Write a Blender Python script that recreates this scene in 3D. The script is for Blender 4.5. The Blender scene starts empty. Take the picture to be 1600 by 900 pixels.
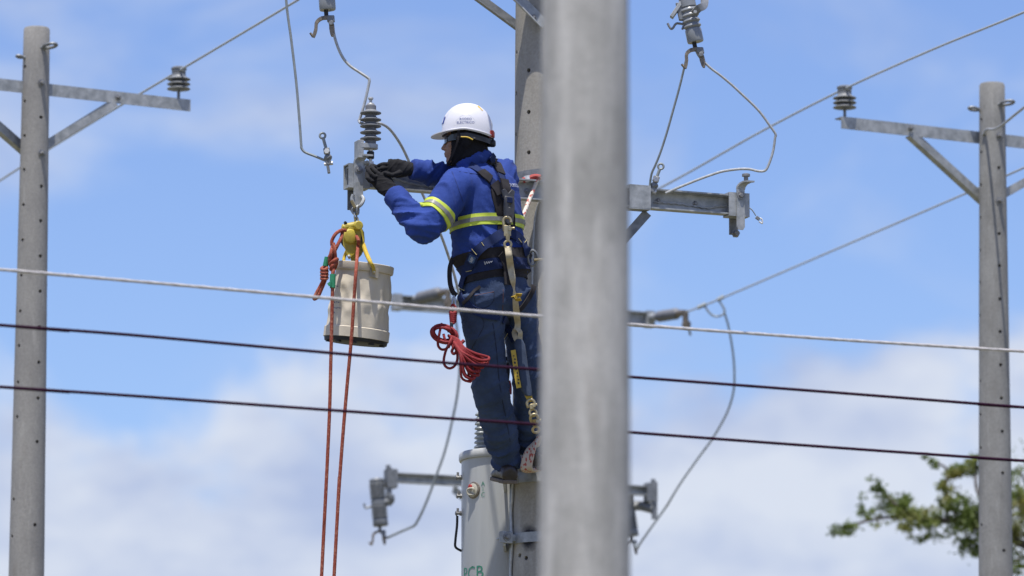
import bpy, bmesh, math, random
from mathutils import Vector, Matrix, noise, geometry
from mathutils.bvhtree import BVHTree
random.seed(7)
R = math.radians
UP = Vector((0, 0, 1))
sc = bpy.context.scene
col = sc.collection
# ---------------------------------------------------------------- camera
PITCH = R(9.8); FPX = 9500.0
CAM = Vector((0, 0, 1.6))
cam = bpy.data.cameras.new('camera'); cam_o = bpy.data.objects.new('camera', cam)
col.objects.link(cam_o); sc.camera = cam_o
cam_o.location = CAM; cam_o.rotation_euler = (math.pi / 2 + PITCH, 0, 0)
cam.sensor_width = 36.0; cam.lens = 36.0 * FPX / 1600.0
cam.clip_start = 0.5; cam.clip_end = 6000
cam.dof.use_dof = True; cam.dof.focus_distance = 28.7; cam.dof.aperture_fstop = 3.6
cam.dof.aperture_blades = 0
# ---------------------------------------------------------------- sky and sun
SUN_EL = R(75); SUN_AZ = R(193)            # azimuth clockwise from +Y: behind the camera, a little to the left
sun_dir = Vector((math.sin(SUN_AZ) * math.cos(SUN_EL), math.cos(SUN_AZ) * math.cos(SUN_EL), math.sin(SUN_EL)))
w = bpy.data.worlds.new('World'); sc.world = w; w.use_nodes = True
nt = w.node_tree; N_ = nt.nodes; L_ = nt.links; N_.clear()
def wn(t, **kw):
    n = N_.new(t)
    for k, v in kw.items(): setattr(n, k, v)
    return n
def wmath(op, a, b=None, clamp=False):
    n = wn('ShaderNodeMath', operation=op, use_clamp=clamp)
    for i, s in enumerate((a, b)):
        if s is None: continue
        if isinstance(s, (int, float)): n.inputs[i].default_value = s
        else: L_.new(s, n.inputs[i])
    return n.outputs[0]
out = wn('ShaderNodeOutputWorld'); bg = wn('ShaderNodeBackground')
sky = wn('ShaderNodeTexSky', sky_type='NISHITA'); sky.sun_disc = False
sky.sun_elevation = SUN_EL; sky.sun_rotation = SUN_AZ
sky.air_density = 1.0; sky.dust_density = 0.25; sky.ozone_density = 3.0; sky.altitude = 200
tint = wn('ShaderNodeHueSaturation'); tint.inputs['Hue'].default_value = 0.518; tint.inputs['Saturation'].default_value = 1.14; tint.inputs['Value'].default_value = 0.90
L_.new(sky.outputs[0], tint.inputs['Color'])
tc = wn('ShaderNodeTexCoord'); sep = wn('ShaderNodeSeparateXYZ'); L_.new(tc.outputs['Generated'], sep.inputs[0])
def cloud(scale, zs, off, detail, rough, dist=0.0):
    mp = wn('ShaderNodeMapping'); mp.inputs['Scale'].default_value = (scale, scale, scale * zs); mp.inputs['Location'].default_value = off
    L_.new(tc.outputs['Generated'], mp.inputs[0])
    nz = wn('ShaderNodeTexNoise'); nz.inputs['Scale'].default_value = 1.0; nz.inputs['Detail'].default_value = detail
    nz.inputs['Roughness'].default_value = rough; nz.inputs['Distortion'].default_value = dist
    L_.new(mp.outputs[0], nz.inputs['Vector']); return nz.outputs['Fac']
SKY_OFF = (12.4, 0.0, 3.3)
big = cloud(21, 1.5, SKY_OFF, 9, 0.56, 0.15)
soft = cloud(13, 2.0, (9.5, 2.0, 4.4), 6, 0.55, 0.5)
shade = cloud(26, 2.0, (SKY_OFF[0] * 1.24 + 0.1, 0.0, SKY_OFF[2] * 1.24 - 0.45), 8, 0.55)
# more cloud towards the horizon, all the way round
low = wmath('MULTIPLY', wmath('SUBTRACT', 0.1565, sep.outputs[2]), 36.0)
m1 = wmath('ADD', wmath('MULTIPLY', wmath('SUBTRACT', big, 0.5), 3.2), low)
m1n = wn('ShaderNodeMapRange', interpolation_type='SMOOTHSTEP'); m1n.inputs['From Min'].default_value = -0.18; m1n.inputs['From Max'].default_value = 0.50
L_.new(m1, m1n.inputs['Value'])
m2n = wn('ShaderNodeMapRange', interpolation_type='SMOOTHSTEP'); m2n.inputs['From Min'].default_value = 0.42; m2n.inputs['From Max'].default_value = 0.72
m2n.inputs['To Max'].default_value = 0.66
L_.new(soft, m2n.inputs['Value'])
mask = wmath('MAXIMUM', wmath('MULTIPLY', m1n.outputs[0], 0.92), m2n.outputs[0], True)
ccol = wn('ShaderNodeValToRGB')
ccol.color_ramp.elements[0].position = 0.36; ccol.color_ramp.elements[0].color = (2.6, 3.05, 4.3, 1)
ccol.color_ramp.elements[1].position = 0.60; ccol.color_ramp.elements[1].color = (4.15, 4.42, 5.0, 1)
L_.new(shade, ccol.inputs[0])
mx = wn('ShaderNodeMix', data_type='RGBA'); L_.new(mask, mx.inputs[0]); L_.new(tint.outputs[0], mx.inputs[6]); L_.new(ccol.outputs[0], mx.inputs[7])
L_.new(mx.outputs[2], bg.inputs[0]); bg.inputs[1].default_value = 0.088
L_.new(bg.outputs[0], out.inputs[0])
sl = bpy.data.lights.new('sun', 'SUN'); sl.energy = 3.0; sl.angle = R(0.53); sl.color = (1.0, 0.955, 0.88)
so = bpy.data.objects.new('sun', sl); col.objects.link(so); so.location = (10, -10, 40)
so.rotation_euler = sun_dir.to_track_quat('Z', 'Y').to_euler()
sc.view_settings.view_transform = 'Standard'; sc.view_settings.look = 'None'
sc.view_settings.exposure = 0.98; sc.view_settings.gamma = 1.0; sc.view_settings.use_curve_mapping = False
sc.render.resolution_x = 1024; sc.render.resolution_y = 576

# ---------------------------------------------------------------- helpers
CP, SP = math.cos(PITCH), math.sin(PITCH)
def ray(px, py):
    u = (px - 800) / FPX; v = (450 - py) / FPX
    return Vector((u, CP - v * SP, SP + v * CP))
def at(px, py, Y):
    d = ray(px, py); return CAM + d * (Y / d.y)
def scale_at(Y): return FPX / (Y * 1.018)             # photo pixels per metre at that distance
def project(p):
    q = Vector(p) - CAM; dep = q.y * CP + q.z * SP
    return 800 + FPX * q.x / dep, 450 - FPX * (q.z * CP - q.y * SP) / dep

def tag(o, label=None, cat=None, group=None, kind=None):
    if label: o['label'] = label
    if cat: o['category'] = cat
    if group: o['group'] = group
    if kind: o['kind'] = kind
    return o
def thing(name, label, cat, loc, group=None):
    o = bpy.data.objects.new(name, None); col.objects.link(o); o.location = loc
    o.empty_display_size = 0.1
    o['org'] = list(loc)
    return tag(o, label, cat, group)
def org_of(o):
    while o is not None:
        if 'org' in o.keys(): return Vector(o['org'])
        o = o.parent
    return Vector((0, 0, 0))

MATS = {}
def mat(name, c1, c2=None, rough=0.6, metal=0.0, scale=8.0, detail=6, bump=0.0, bscale=40.0, stretch=(1, 1, 1), sheen=0.0, coat=0.0, lo=0.35, hi=0.65, spec=0.5, rvar=0.0):
    if name in MATS: return MATS[name]
    m = bpy.data.materials.new(name); m.use_nodes = True; t = m.node_tree; n = t.nodes; l = t.links
    b = n['Principled BSDF']; b.inputs['Roughness'].default_value = rough; b.inputs['Metallic'].default_value = metal
    b.inputs['Specular IOR Level'].default_value = spec
    if sheen: b.inputs['Sheen Weight'].default_value = sheen
    if coat: b.inputs['Coat Weight'].default_value = coat
    tcn = n.new('ShaderNodeTexCoord'); mp = n.new('ShaderNodeMapping'); mp.inputs['Scale'].default_value = stretch
    l.new(tcn.outputs['Object'], mp.inputs[0])
    nz = n.new('ShaderNodeTexNoise'); nz.inputs['Scale'].default_value = scale; nz.inputs['Detail'].default_value = detail; nz.inputs['Roughness'].default_value = 0.6
    l.new(mp.outputs[0], nz.inputs['Vector'])
    cr = n.new('ShaderNodeValToRGB'); cr.color_ramp.elements[0].position = lo; cr.color_ramp.elements[1].position = hi
    c2 = c2 or tuple(x * 0.8 for x in c1)
    cr.color_ramp.elements[0].color = (*c2, 1); cr.color_ramp.elements[1].color = (*c1, 1)
    l.new(nz.outputs['Fac'], cr.inputs[0]); l.new(cr.outputs[0], b.inputs['Base Color'])
    if rvar:
        rr = n.new('ShaderNodeMapRange'); rr.inputs['To Min'].default_value = max(0.02, rough - rvar); rr.inputs['To Max'].default_value = min(1, rough + rvar)
        l.new(nz.outputs['Fac'], rr.inputs['Value']); l.new(rr.outputs[0], b.inputs['Roughness'])
    if bump:
        n2 = n.new('ShaderNodeTexNoise'); n2.inputs['Scale'].default_value = bscale; n2.inputs['Detail'].default_value = 4
        l.new(mp.outputs[0], n2.inputs['Vector'])
        bp = n.new('ShaderNodeBump'); bp.inputs['Strength'].default_value = bump; bp.inputs['Distance'].default_value = 0.01
        l.new(n2.outputs['Fac'], bp.inputs['Height']); l.new(bp.outputs[0], b.inputs['Normal'])
    MATS[name] = m; return m

def smooth_path(pts, n=8, closed=False):
    pts = [Vector(p) for p in pts]; o = []; k = len(pts)
    rng = range(k) if closed else range(k - 1)
    for i in rng:
        if closed: p0, p1, p2, p3 = pts[i - 1], pts[i], pts[(i + 1) % k], pts[(i + 2) % k]
        else:
            p1, p2 = pts[i], pts[i + 1]
            p0 = pts[i - 1] if i > 0 else p1 * 2 - p2
            p3 = pts[i + 2] if i + 2 < k else p2 * 2 - p1
        for j in range(n):
            t = j / n
            o.append(0.5 * ((2 * p1) + (p2 - p0) * t + (2 * p0 - 5 * p1 + 4 * p2 - p3) * t * t + (3 * p1 - p0 - 3 * p2 + p3) * t ** 3))
    if not closed: o.append(pts[-1])
    return o
def perp(v):
    v = Vector(v).normalized()
    a = Vector((0, 0, 1)) if abs(v.z) < 0.9 else Vector((1, 0, 0))
    u = a.cross(v).normalized(); return u, v.cross(u)

class MB:
    def __init__(s): s.v = []; s.f = []
    def add(s, vs, fs):
        k = len(s.v); s.v += [Vector(p) for p in vs]; s.f += [tuple(i + k for i in f) for f in fs]; return s
    def loft(s, rings, cap=True, closed=False):
        n = len(rings[0]); vs = [p for r in rings for p in r]; fs = []
        m = len(rings)
        for i in range(m if closed else m - 1):
            a = i * n; b = ((i + 1) % m) * n
            for j in range(n): fs.append((a + j, a + (j + 1) % n, b + (j + 1) % n, b + j))
        if cap and not closed:
            fs.append(tuple(range(n))[::-1]); fs.append(tuple(range((m - 1) * n, m * n)))
        return s.add(vs, fs)
    def tube(s, pts, r, seg=8, closed=False, cap=True, twist=None):
        pts = [Vector(p) for p in pts]; n = len(pts)
        rs = r if isinstance(r, (list, tuple)) else [r] * n
        T = []
        for i in range(n):
            a = pts[i - 1] if (i > 0 or closed) else pts[i]
            b = pts[(i + 1) % n] if (i < n - 1 or closed) else pts[i]
            d = b - a; T.append(d.normalized() if d.length > 1e-9 else Vector((0, 0, 1)))
        u, _ = perp(T[0]); rings = []; acc = 0
        for i in range(n):
            u = (u - T[i] * u.dot(T[i]))
            u = u.normalized() if u.length > 1e-6 else perp(T[i])[0]
            v = T[i].cross(u)
            if i: acc += (pts[i] - pts[i - 1]).length
            ring = []
            for j in range(seg):
                an = 2 * math.pi * j / seg
                rr = rs[i] * (1 + (twist[2] * math.cos(twist[0] * an - 2 * math.pi * acc / twist[1]) if twist else 0))
                ring.append(pts[i] + (u * math.cos(an) + v * math.sin(an)) * rr)
            rings.append(ring)
        return s.loft(rings, cap, closed)
    def lathe(s, prof, o, axis=(0, 0, 1), seg=24, a0=0):
        # prof: list of (r, h) along axis from o
        ax = Vector(axis).normalized(); u, v = perp(ax); o = Vector(o)
        rings = [[o + ax * h + (u * math.cos(a0 + 2 * math.pi * j / seg) + v * math.sin(a0 + 2 * math.pi * j / seg)) * max(r, 1e-4) for j in range(seg)] for r, h in prof]
        return s.loft(rings)
    def box(s, c, ax, ay, az, sx, sy, sz):
        c = Vector(c); ax = Vector(ax) * sx / 2; ay = Vector(ay) * sy / 2; az = Vector(az) * sz / 2
        vs = [c + ax * i + ay * j + az * k for i in (-1, 1) for j in (-1, 1) for k in (-1, 1)]
        return s.add(vs, [(0, 1, 3, 2), (4, 6, 7, 5), (0, 4, 5, 1), (2, 3, 7, 6), (0, 2, 6, 4), (1, 5, 7, 3)])
    def plate(s, loops, o, u, v, th):
        # 2D outline (first loop) with holes, thickness th along u x v (centred)
        u = Vector(u); v = Vector(v); n = u.cross(v).normalized(); o = Vector(o)
        pts = []; edges = []; ranges = []
        for lp in loops:
            k = len(pts); m = len(lp); pts += [Vector(p) for p in lp]
            edges += [(k + i, k + (i + 1) % m) for i in range(m)]; ranges.append((k, m))
        r = geometry.delaunay_2d_cdt(pts, edges, [], 4, 1e-6)
        P, Fc = r[0], r[2]; m = len(P)
        vs = [o + u * p.x + v * p.y + n * th / 2 for p in P] + [o + u * p.x + v * p.y - n * th / 2 for p in P]
        fs = [tuple(f) for f in Fc] + [tuple(i + m for i in f)[::-1] for f in Fc]
        for k, c in ranges:
            for i in range(c):
                a, b = k + i, k + (i + 1) % c
                fs.append((a, a + m, b + m, b))
        return s.add(vs, fs)
    def ribbon(s, pts, nrm, width, th):
        # strap: centre line, surface normals, width, thickness (solid)
        n = len(pts); rings = []
        ws = width if isinstance(width, (list, tuple)) else [width] * n
        for i in range(n):
            t = (pts[min(i + 1, n - 1)] - pts[max(i - 1, 0)]).normalized()
            nn = Vector(nrm[i]).normalized(); b = t.cross(nn).normalized() * ws[i] / 2; k = nn * th / 2
            rings.append([pts[i] - b - k, pts[i] + b - k, pts[i] + b + k, pts[i] - b + k])
        return s.loft(rings)
    def ellipsoid(s, c, ax, ay, az, seg=20, rings=12):
        c = Vector(c); rr = []
        for i in range(1, rings):
            a = math.pi * i / rings
            rr.append([c + Vector(az) * math.cos(a) + (Vector(ax) * math.cos(2 * math.pi * j / seg) + Vector(ay) * math.sin(2 * math.pi * j / seg)) * math.sin(a) for j in range(seg)])
        k = len(s.v); s.loft(rr, cap=False); n = seg
        s.v += [c + Vector(az), c - Vector(az)]; t = len(s.v) - 2
        for j in range(n):
            s.f.append((t, k + (j + 1) % n, k + j)); b = k + (rings - 2) * n
            s.f.append((t + 1, b + j, b + (j + 1) % n))
        return s
    def mesh(s, name, org):
        me = bpy.data.meshes.new(name); me.from_pydata([tuple(p - org) for p in s.v], [], s.f); return me
    def build(s, name, m, parent=None, smooth=True, bevel=0.0, org=None, angle=35):
        if parent is not None: og = org_of(parent)
        elif org is not None: og = Vector(org)
        else:
            xs = [p.x for p in s.v]; ys = [p.y for p in s.v]; zs = [p.z for p in s.v]
            og = Vector(((min(xs) + max(xs)) / 2, (min(ys) + max(ys)) / 2, min(zs)))
        me = s.mesh(name, og)
        bm = bmesh.new(); bm.from_mesh(me)
        bmesh.ops.recalc_face_normals(bm, faces=bm.faces)
        if bevel:
            es = [e for e in bm.edges if len(e.link_faces) == 2 and e.calc_face_angle(0) > R(30)]
            bmesh.ops.bevel(bm, geom=es, offset=bevel, segments=1, affect='EDGES', clamp_overlap=True)
        bm.to_mesh(me); bm.free()
        if smooth:
            me.polygons.foreach_set('use_smooth', [True] * len(me.polygons))
            me.set_sharp_from_angle(angle=R(angle))
        o = bpy.data.objects.new(name, me); col.objects.link(o)
        if m: me.materials.append(m if not isinstance(m, str) else MATS[m])
        if parent is not None: o.parent = parent
        else: o.location = og; o['org'] = list(og)
        return o

def circle2(cx, cy, r, n=12): return [(cx + r * math.cos(2 * math.pi * i / n), cy + r * math.sin(2 * math.pi * i / n)) for i in range(n)]
def text_geo(body, size):
    c = bpy.data.curves.new('t', 'FONT'); c.body = body; c.size = size; c.align_x = 'CENTER'; c.align_y = 'CENTER'; c.resolution_u = 2
    o = bpy.data.objects.new('t', c); col.objects.link(o)
    dg = bpy.context.evaluated_depsgraph_get(); dg.update()
    me = bpy.data.meshes.new_from_object(o.evaluated_get(dg))
    vs = [v.co.copy() for v in me.vertices]; fs = [tuple(p.vertices) for p in me.polygons]
    bpy.data.objects.remove(o); bpy.data.meshes.remove(me); return vs, fs
def lettering(body, size, fn, name, m, parent):
    vs, fs = text_geo(body, size)
    b = MB(); b.add([fn(v.x, v.y) for v in vs], fs); return b.build(name, m, parent, smooth=False)
def wire(name, label, pts, r, m, n=6, seg=8, cat='wire', group=None, twist=None, parent=None, step=None):
    p = smooth_path(pts, n) if n > 1 else [Vector(q) for q in pts]
    o = MB().tube(p, r, seg, twist=twist).build(name, m, parent)
    if parent is None: tag(o, label, cat, group)
    return o

# materials
mat('galv', (0.46, 0.475, 0.485), (0.27, 0.285, 0.29), rough=0.55, metal=0.3, scale=22, bump=0.06, bscale=120, rvar=0.12)
mat('galv_dark', (0.27, 0.28, 0.29), (0.17, 0.18, 0.19), rough=0.55, metal=0.4, scale=30, bump=0.08, bscale=90)
mat('bronze', (0.30, 0.25, 0.19), (0.15, 0.13, 0.11), rough=0.5, metal=0.6, scale=60)
mat('porcelain', (0.29, 0.305, 0.32), (0.22, 0.235, 0.25), rough=0.3, scale=14, coat=0.1)
mat('polymer', (0.17, 0.175, 0.19), (0.13, 0.135, 0.15), rough=0.6, scale=20, bump=0.03)
mat('shed', (0.20, 0.21, 0.225), (0.15, 0.16, 0.17), rough=0.55, scale=30)
mat('alu_white', (0.78, 0.78, 0.77), (0.6, 0.6, 0.6), rough=0.5, metal=0.2, scale=60)
mat('alu', (0.50, 0.51, 0.51), (0.36, 0.37, 0.37), rough=0.5, metal=0.4, scale=50)
mat('wire_grey', (0.30, 0.33, 0.34), (0.22, 0.25, 0.26), rough=0.55, metal=0.3, scale=40)
mat('line_alu', (0.46, 0.49, 0.51), (0.42, 0.44, 0.46), rough=0.6, metal=0.1, scale=4)
mat('cable_black', (0.036, 0.008, 0.027), (0.022, 0.005, 0.017), rough=0.8, scale=30, spec=0.12)
mat('black_rubber', (0.02, 0.02, 0.022), (0.012, 0.012, 0.013), rough=0.6, scale=30)
mat('bolt', (0.30, 0.30, 0.30), (0.18, 0.18, 0.18), rough=0.5, metal=0.5, scale=50)
# ---------------------------------------------------------------- ground
mat('grass_ground', (0.11, 0.12, 0.055), (0.16, 0.13, 0.085), rough=0.95, scale=0.35, detail=8, bump=0.4, bscale=3)
g = MB(); n = 24
gs = 3000.0
g.add([Vector((-gs + 2 * gs * i / n, -gs + 2 * gs * j / n, 0)) for j in range(n + 1) for i in range(n + 1)],
      [(j * (n + 1) + i, j * (n + 1) + i + 1, (j + 1) * (n + 1) + i + 1, (j + 1) * (n + 1) + i) for j in range(n) for i in range(n)])
tag(g.build('ground', 'grass_ground', smooth=False, org=(0, 0, 0)), 'dry grass yard under the practice poles', None, kind='structure')

# ---------------------------------------------------------------- concrete
def concrete(name, light, dark, brown, spots=(), sst=(1.6, 1.6, 0.22), s0=0.55, s1=0.80, r0=0.36, r1=0.66, tscale=1.0):
    m = bpy.data.materials.new(name); m.use_nodes = True; t = m.node_tree; n = t.nodes; l = t.links
    b = n['Principled BSDF']; b.inputs['Roughness'].default_value = 0.88; b.inputs['Specular IOR Level'].default_value = 0.25
    tcn = n.new('ShaderNodeTexCoord')
    def nz(scale, st, det=6, rough=0.6, off=(0, 0, 0)):
        mp = n.new('ShaderNodeMapping'); mp.inputs['Scale'].default_value = st; mp.inputs['Location'].default_value = off
        l.new(tcn.outputs['Object'], mp.inputs[0])
        x = n.new('ShaderNodeTexNoise'); x.inputs['Scale'].default_value = scale; x.inputs['Detail'].default_value = det; x.inputs['Roughness'].default_value = rough
        l.new(mp.outputs[0], x.inputs['Vector']); return x.outputs['Fac']
    def ramp(f, p0, p1, c0=(0, 0, 0), c1=(1, 1, 1)):
        r = n.new('ShaderNodeValToRGB'); r.color_ramp.elements[0].position = p0; r.color_ramp.elements[1].position = p1
        r.color_ramp.elements[0].color = (*c0, 1); r.color_ramp.elements[1].color = (*c1, 1); l.new(f, r.inputs[0]); return r.outputs[0]
    def mix(f, a, c):
        x = n.new('ShaderNodeMix'); x.data_type = 'RGBA'
        if isinstance(f, float): x.inputs[0].default_value = f
        else: l.new(f, x.inputs[0])
        for k, q in ((6, a), (7, c)):
            if isinstance(q, tuple): x.inputs[k].default_value = (*q, 1)
            else: l.new(q, x.inputs[k])
        return x.outputs[2]
    base = ramp(nz(2.2 * tscale, (1, 1, 0.55), 8, 0.65), r0, r1, dark, light)
    streak = ramp(nz(9 * tscale, sst, 5, 0.6, (3, 1, 0)), s0, s1)
    c = mix(streak, base, tuple(x * 1.15 for x in light))
    st2 = ramp(nz(7 * tscale, (1.5, 1.5, 0.25), 5, 0.6, (9, 4, 2)), 0.58, 0.92)
    c = mix(st2, c, brown)
    blot = ramp(nz(5 * tscale, (1, 1, 0.8), 8, 0.7, (5, 5, 5)), 0.60, 0.72)
    fade = n.new('ShaderNodeMath'); fade.operation = 'MULTIPLY'; fade.inputs[1].default_value = 0.5; l.new(blot, fade.inputs[0])
    c = mix(fade.outputs[0], c, tuple(x * 0.55 for x in dark))
    fine = ramp(nz(85, (1, 1, 1), 3, 0.7), 0.35, 0.7, (0.86, 0.86, 0.86), (1.06, 1.06, 1.06))
    mm = n.new('ShaderNodeMix'); mm.data_type = 'RGBA'; mm.blend_type = 'MULTIPLY'; mm.inputs[0].default_value = 1.0
    l.new(c, mm.inputs[6]); l.new(fine, mm.inputs[7]); c = mm.outputs[2]
    for (p, rx, rz, blur) in spots:                     # black paint marks on the concrete
        vm = n.new('ShaderNodeVectorMath'); vm.operation = 'SUBTRACT'; vm.inputs[1].default_value = p; l.new(tcn.outputs['Object'], vm.inputs[0])
        v2 = n.new('ShaderNodeVectorMath'); v2.operation = 'MULTIPLY'; v2.inputs[1].default_value = (1 / rx, 1 / rx, 1 / rz); l.new(vm.outputs[0], v2.inputs[0])
        ln = n.new('ShaderNodeVectorMath'); ln.operation = 'LENGTH'; l.new(v2.outputs[0], ln.inputs[0])
        nn = n.new('ShaderNodeMath'); nn.operation = 'MULTIPLY_ADD'; nn.inputs[1].default_value = 0.9; l.new(nz(22, (1, 1, 1)), nn.inputs[0]); l.new(ln.outputs['Value'], nn.inputs[2])
        dv = n.new('ShaderNodeMath'); dv.operation = 'DIVIDE'; dv.inputs[1].default_value = 3.0; l.new(nn.outputs[0], dv.inputs[0])
        f = ramp(dv.outputs[0], 1.15 / 3, (1.15 + blur) / 3, (1, 1, 1), (0, 0, 0)); c = mix(f, c, (0.03, 0.03, 0.035))
    l.new(c, b.inputs['Base Color'])
    bp = n.new('ShaderNodeBump'); bp.inputs['Strength'].default_value = 0.35; bp.inputs['Distance'].default_value = 0.006
    l.new(nz(60, (1, 1, 1), 6, 0.75), bp.inputs['Height']); l.new(bp.outputs[0], b.inputs['Normal'])
    MATS[name] = m; return m

class Pole: pass
def pole(label, Y, c0, c1, material, top_py=None, top_z=None, holes=(), hole_r=0.011, seg=64, rim=False):
    """c0, c1: (centre px, py, width px) at two heights of the shaft; the axis is carried down to the ground."""
    a = at(c0[0], c0[1], Y); b = at(c1[0], c1[1], Y); ra = c0[2] / scale_at(Y) / 2; rb = c1[2] / scale_at(Y) / 2
    ax = (a - b).normalized(); P = Pole()
    def ctr(z): return b + (a - b) * ((z - b.z) / (a.z - b.z))
    def rad(z): return rb + (ra - rb) * ((z - b.z) / (a.z - b.z))
    P.ctr = ctr; P.rad = rad; P.Y = Y; P.ax = ax
    zt = a.z if top_z is None else top_z
    root = thing('concrete_pole', label, 'pole', ctr(0.0), 'concrete poles of the practice yard'); P.root = root
    zs = [-0.3, 0.0]
    k = 40
    for i in range(1, k): zs.append(zt * i / k)
    zs += [zt - 0.012, zt]
    mb = MB(); rings = []
    for z in zs:
        c = ctr(z); r = rad(z)
        if z == zt: r -= 0.006
        r *= 1 + 0.004 * math.sin(z * 7.1 + Y)
        rings.append([c + Vector((math.cos(2 * math.pi * j / seg), math.sin(2 * math.pi * j / seg), 0)) * r for j in range(seg)])
    mb.loft(rings)
    sh = mb.build('shaft', material, root, angle=50)
    if holes:
        cut = MB()
        for (px, py) in holes:
            d = ray(px, py)
            # meet the shaft surface
            z = at(px, py, Y).z; c = ctr(z); r = rad(z)
            q = at(px, py, Y - r); lx = max(-0.97, min(0.97, (q.x - c.x) / r)); an = math.asin(lx)
            nrm = Vector((math.sin(an), -math.cos(an), 0)); z = at(px, py, c.y - math.cos(an) * r).z
            s = ctr(z) + nrm * (r + 0.03); cut.lathe([(hole_r, 0), (hole_r, 0.03 + r * 0.75)], s, -nrm, 10)
        co = cut.build('cutter', None, root)
        md = sh.modifiers.new('b', 'BOOLEAN'); md.operation = 'DIFFERENCE'; md.object = co; md.solver = 'EXACT'
        dg = bpy.context.evaluated_depsgraph_get(); me = bpy.data.meshes.new_from_object(sh.evaluated_get(dg))
        sh.modifiers.clear(); old = sh.data; sh.data = me; me.name = 'shaft'; me.polygons.foreach_set('use_smooth', [True] * len(me.polygons)); me.set_sharp_from_angle(angle=R(40)); bpy.data.meshes.remove(old); bpy.data.objects.remove(co)
    return P
def surf(P, px, py):
    """point and outward normal on the near side of a pole at a photo pixel"""
    z = at(px, py, P.Y).z; c = P.ctr(z); r = P.rad(z)
    an = math.asin(max(-0.98, min(0.98, (at(px, py, P.Y - r).x - c.x) / r)))
    nrm = Vector((math.sin(an), -math.cos(an), 0)); z = at(px, py, c.y - math.cos(an) * r).z
    return P.ctr(z) + nrm * r, nrm

#concrete('concrete_a', (0.37, 0.355, 0.325), (0.25, 0.24, 0.22), (0.25, 0.20, 0.15))
concrete('concrete_fore', (0.53, 0.515, 0.485), (0.39, 0.38, 0.355), (0.36, 0.325, 0.28), tscale=2.3, r0=0.40, r1=0.60, sst=(0.8, 0.8, 0.09), s0=0.50, s1=0.66)
concrete('concrete_far', (0.35, 0.338, 0.315), (0.28, 0.27, 0.255), (0.245, 0.228, 0.20), tscale=2.0)
concrete('concrete_grey', (0.33, 0.325, 0.31), (0.25, 0.245, 0.232), (0.21, 0.195, 0.178), tscale=3.1)
YL, YR, YM, YF, YP = 33.9, 35.3, 41.3, 16.7, 28.75
left_holes = [(64, 183), (64.5, 291), (63.5, 345), (63, 400), (62.6, 455), (61.5, 511), (60.5, 566), (59.4, 622), (58, 690), (54.5, 820)] + \
             [(38.5, 104), (38, 158), (37.5, 212), (37, 265), (36, 320), (34.5, 375), (32.5, 430), (30.8, 486), (29, 540), (27.5, 597), (26, 651), (20.5, 780), (18, 838)]
PL = pole('left-hand weathered concrete pole with rows of step holes and a flat cut top', YL, (57.5, 44, 41), (41.2, 900, 55), MATS['concrete_far'], holes=left_holes)
right_holes = [(1561, 262), (1561.5, 365), (1562, 415), (1562.6, 467), (1563.2, 518), (1564, 570), (1565, 622), (1566.3, 674), (1567, 739), (1569, 860)] + \
              [(1534, 187), (1534, 238), (1533.5, 289), (1533, 340), (1532.6, 391), (1532.5, 442), (1532.3, 493), (1532.6, 545), (1532.8, 596), (1533.2, 648), (1533.6, 700), (1534.5, 820)]
PR = pole('right-hand grey concrete pole rising in front of the leafy tree branch', YR, (1550, 131, 40), (1556, 900, 53), MATS['concrete_grey'], holes=right_holes)
PM = pole('distant concrete pole hidden behind the lineman and the transformer', YM, (838, 405, 36), (835, 900, 46), MATS['concrete_far'])
PF = pole('broad out-of-focus concrete pole standing in the foreground', YF, (914.5, 0, 136), (913.5, 900, 142), MATS['concrete_fore'], top_z=8.2, seg=96)
work_holes = [(807.5, 82), (807, 146), (806, 210), (805.3, 273), (826, 110), (826, 175), (826, 238), (812, 868), (827, 640), (822, 872)]
zsp = at(826, 843, YP)
p0 = Pole()
spots = []
concrete('concrete_work', (0.41, 0.39, 0.345), (0.31, 0.29, 0.255), (0.31, 0.245, 0.17))
PW = pole('concrete pole that the lineman has climbed, carrying the transformer', YP, (852, 60, 94), (853, 860, 106), MATS['concrete_work'], top_z=9.3, holes=work_holes)
s1, n1 = surf(PW, 826, 840)
org = org_of(PW.root)
concrete('concrete_work_marked', (0.41, 0.39, 0.345), (0.31, 0.29, 0.255), (0.31, 0.245, 0.17), spots=[(tuple(s1 - org), 0.036, 0.050, 0.8)])
PW.root.children[0].data.materials.clear(); PW.root.children[0].data.materials.append(MATS['concrete_work_marked'])

# ---------------------------------------------------------------- steel crossarms
def bolt(parent, p, nrm, r=0.012, L=0.02, name='bolt', m='bolt'):
    b = MB(); b.lathe([(r * 1.7, 0.0005), (r * 1.7, 0.004)], p, nrm, 14); b.lathe([(r, 0.003), (r, L * 0.7), (r * 0.8, L)], p, nrm, 6); return b.build(name, m, parent)
def angle_bar(p, q, wdt, th, up, out):
    """L-section bar from p to q: one leg along up, one along out"""
    p, q = Vector(p), Vector(q); t = (q - p).normalized(); L = (q - p).length
    up = (Vector(up) - t * Vector(up).dot(t)).normalized(); out = (Vector(out) - t * Vector(out).dot(t) - up * Vector(out).dot(up)).normalized()
    prof = [(0, 0), (wdt, 0), (wdt, th), (th, th), (th, wdt), (0, wdt)]
    mb = MB(); mb.loft([[e + up * a + out * b for a, b in prof] for e in (p, q)]); return mb

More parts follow.
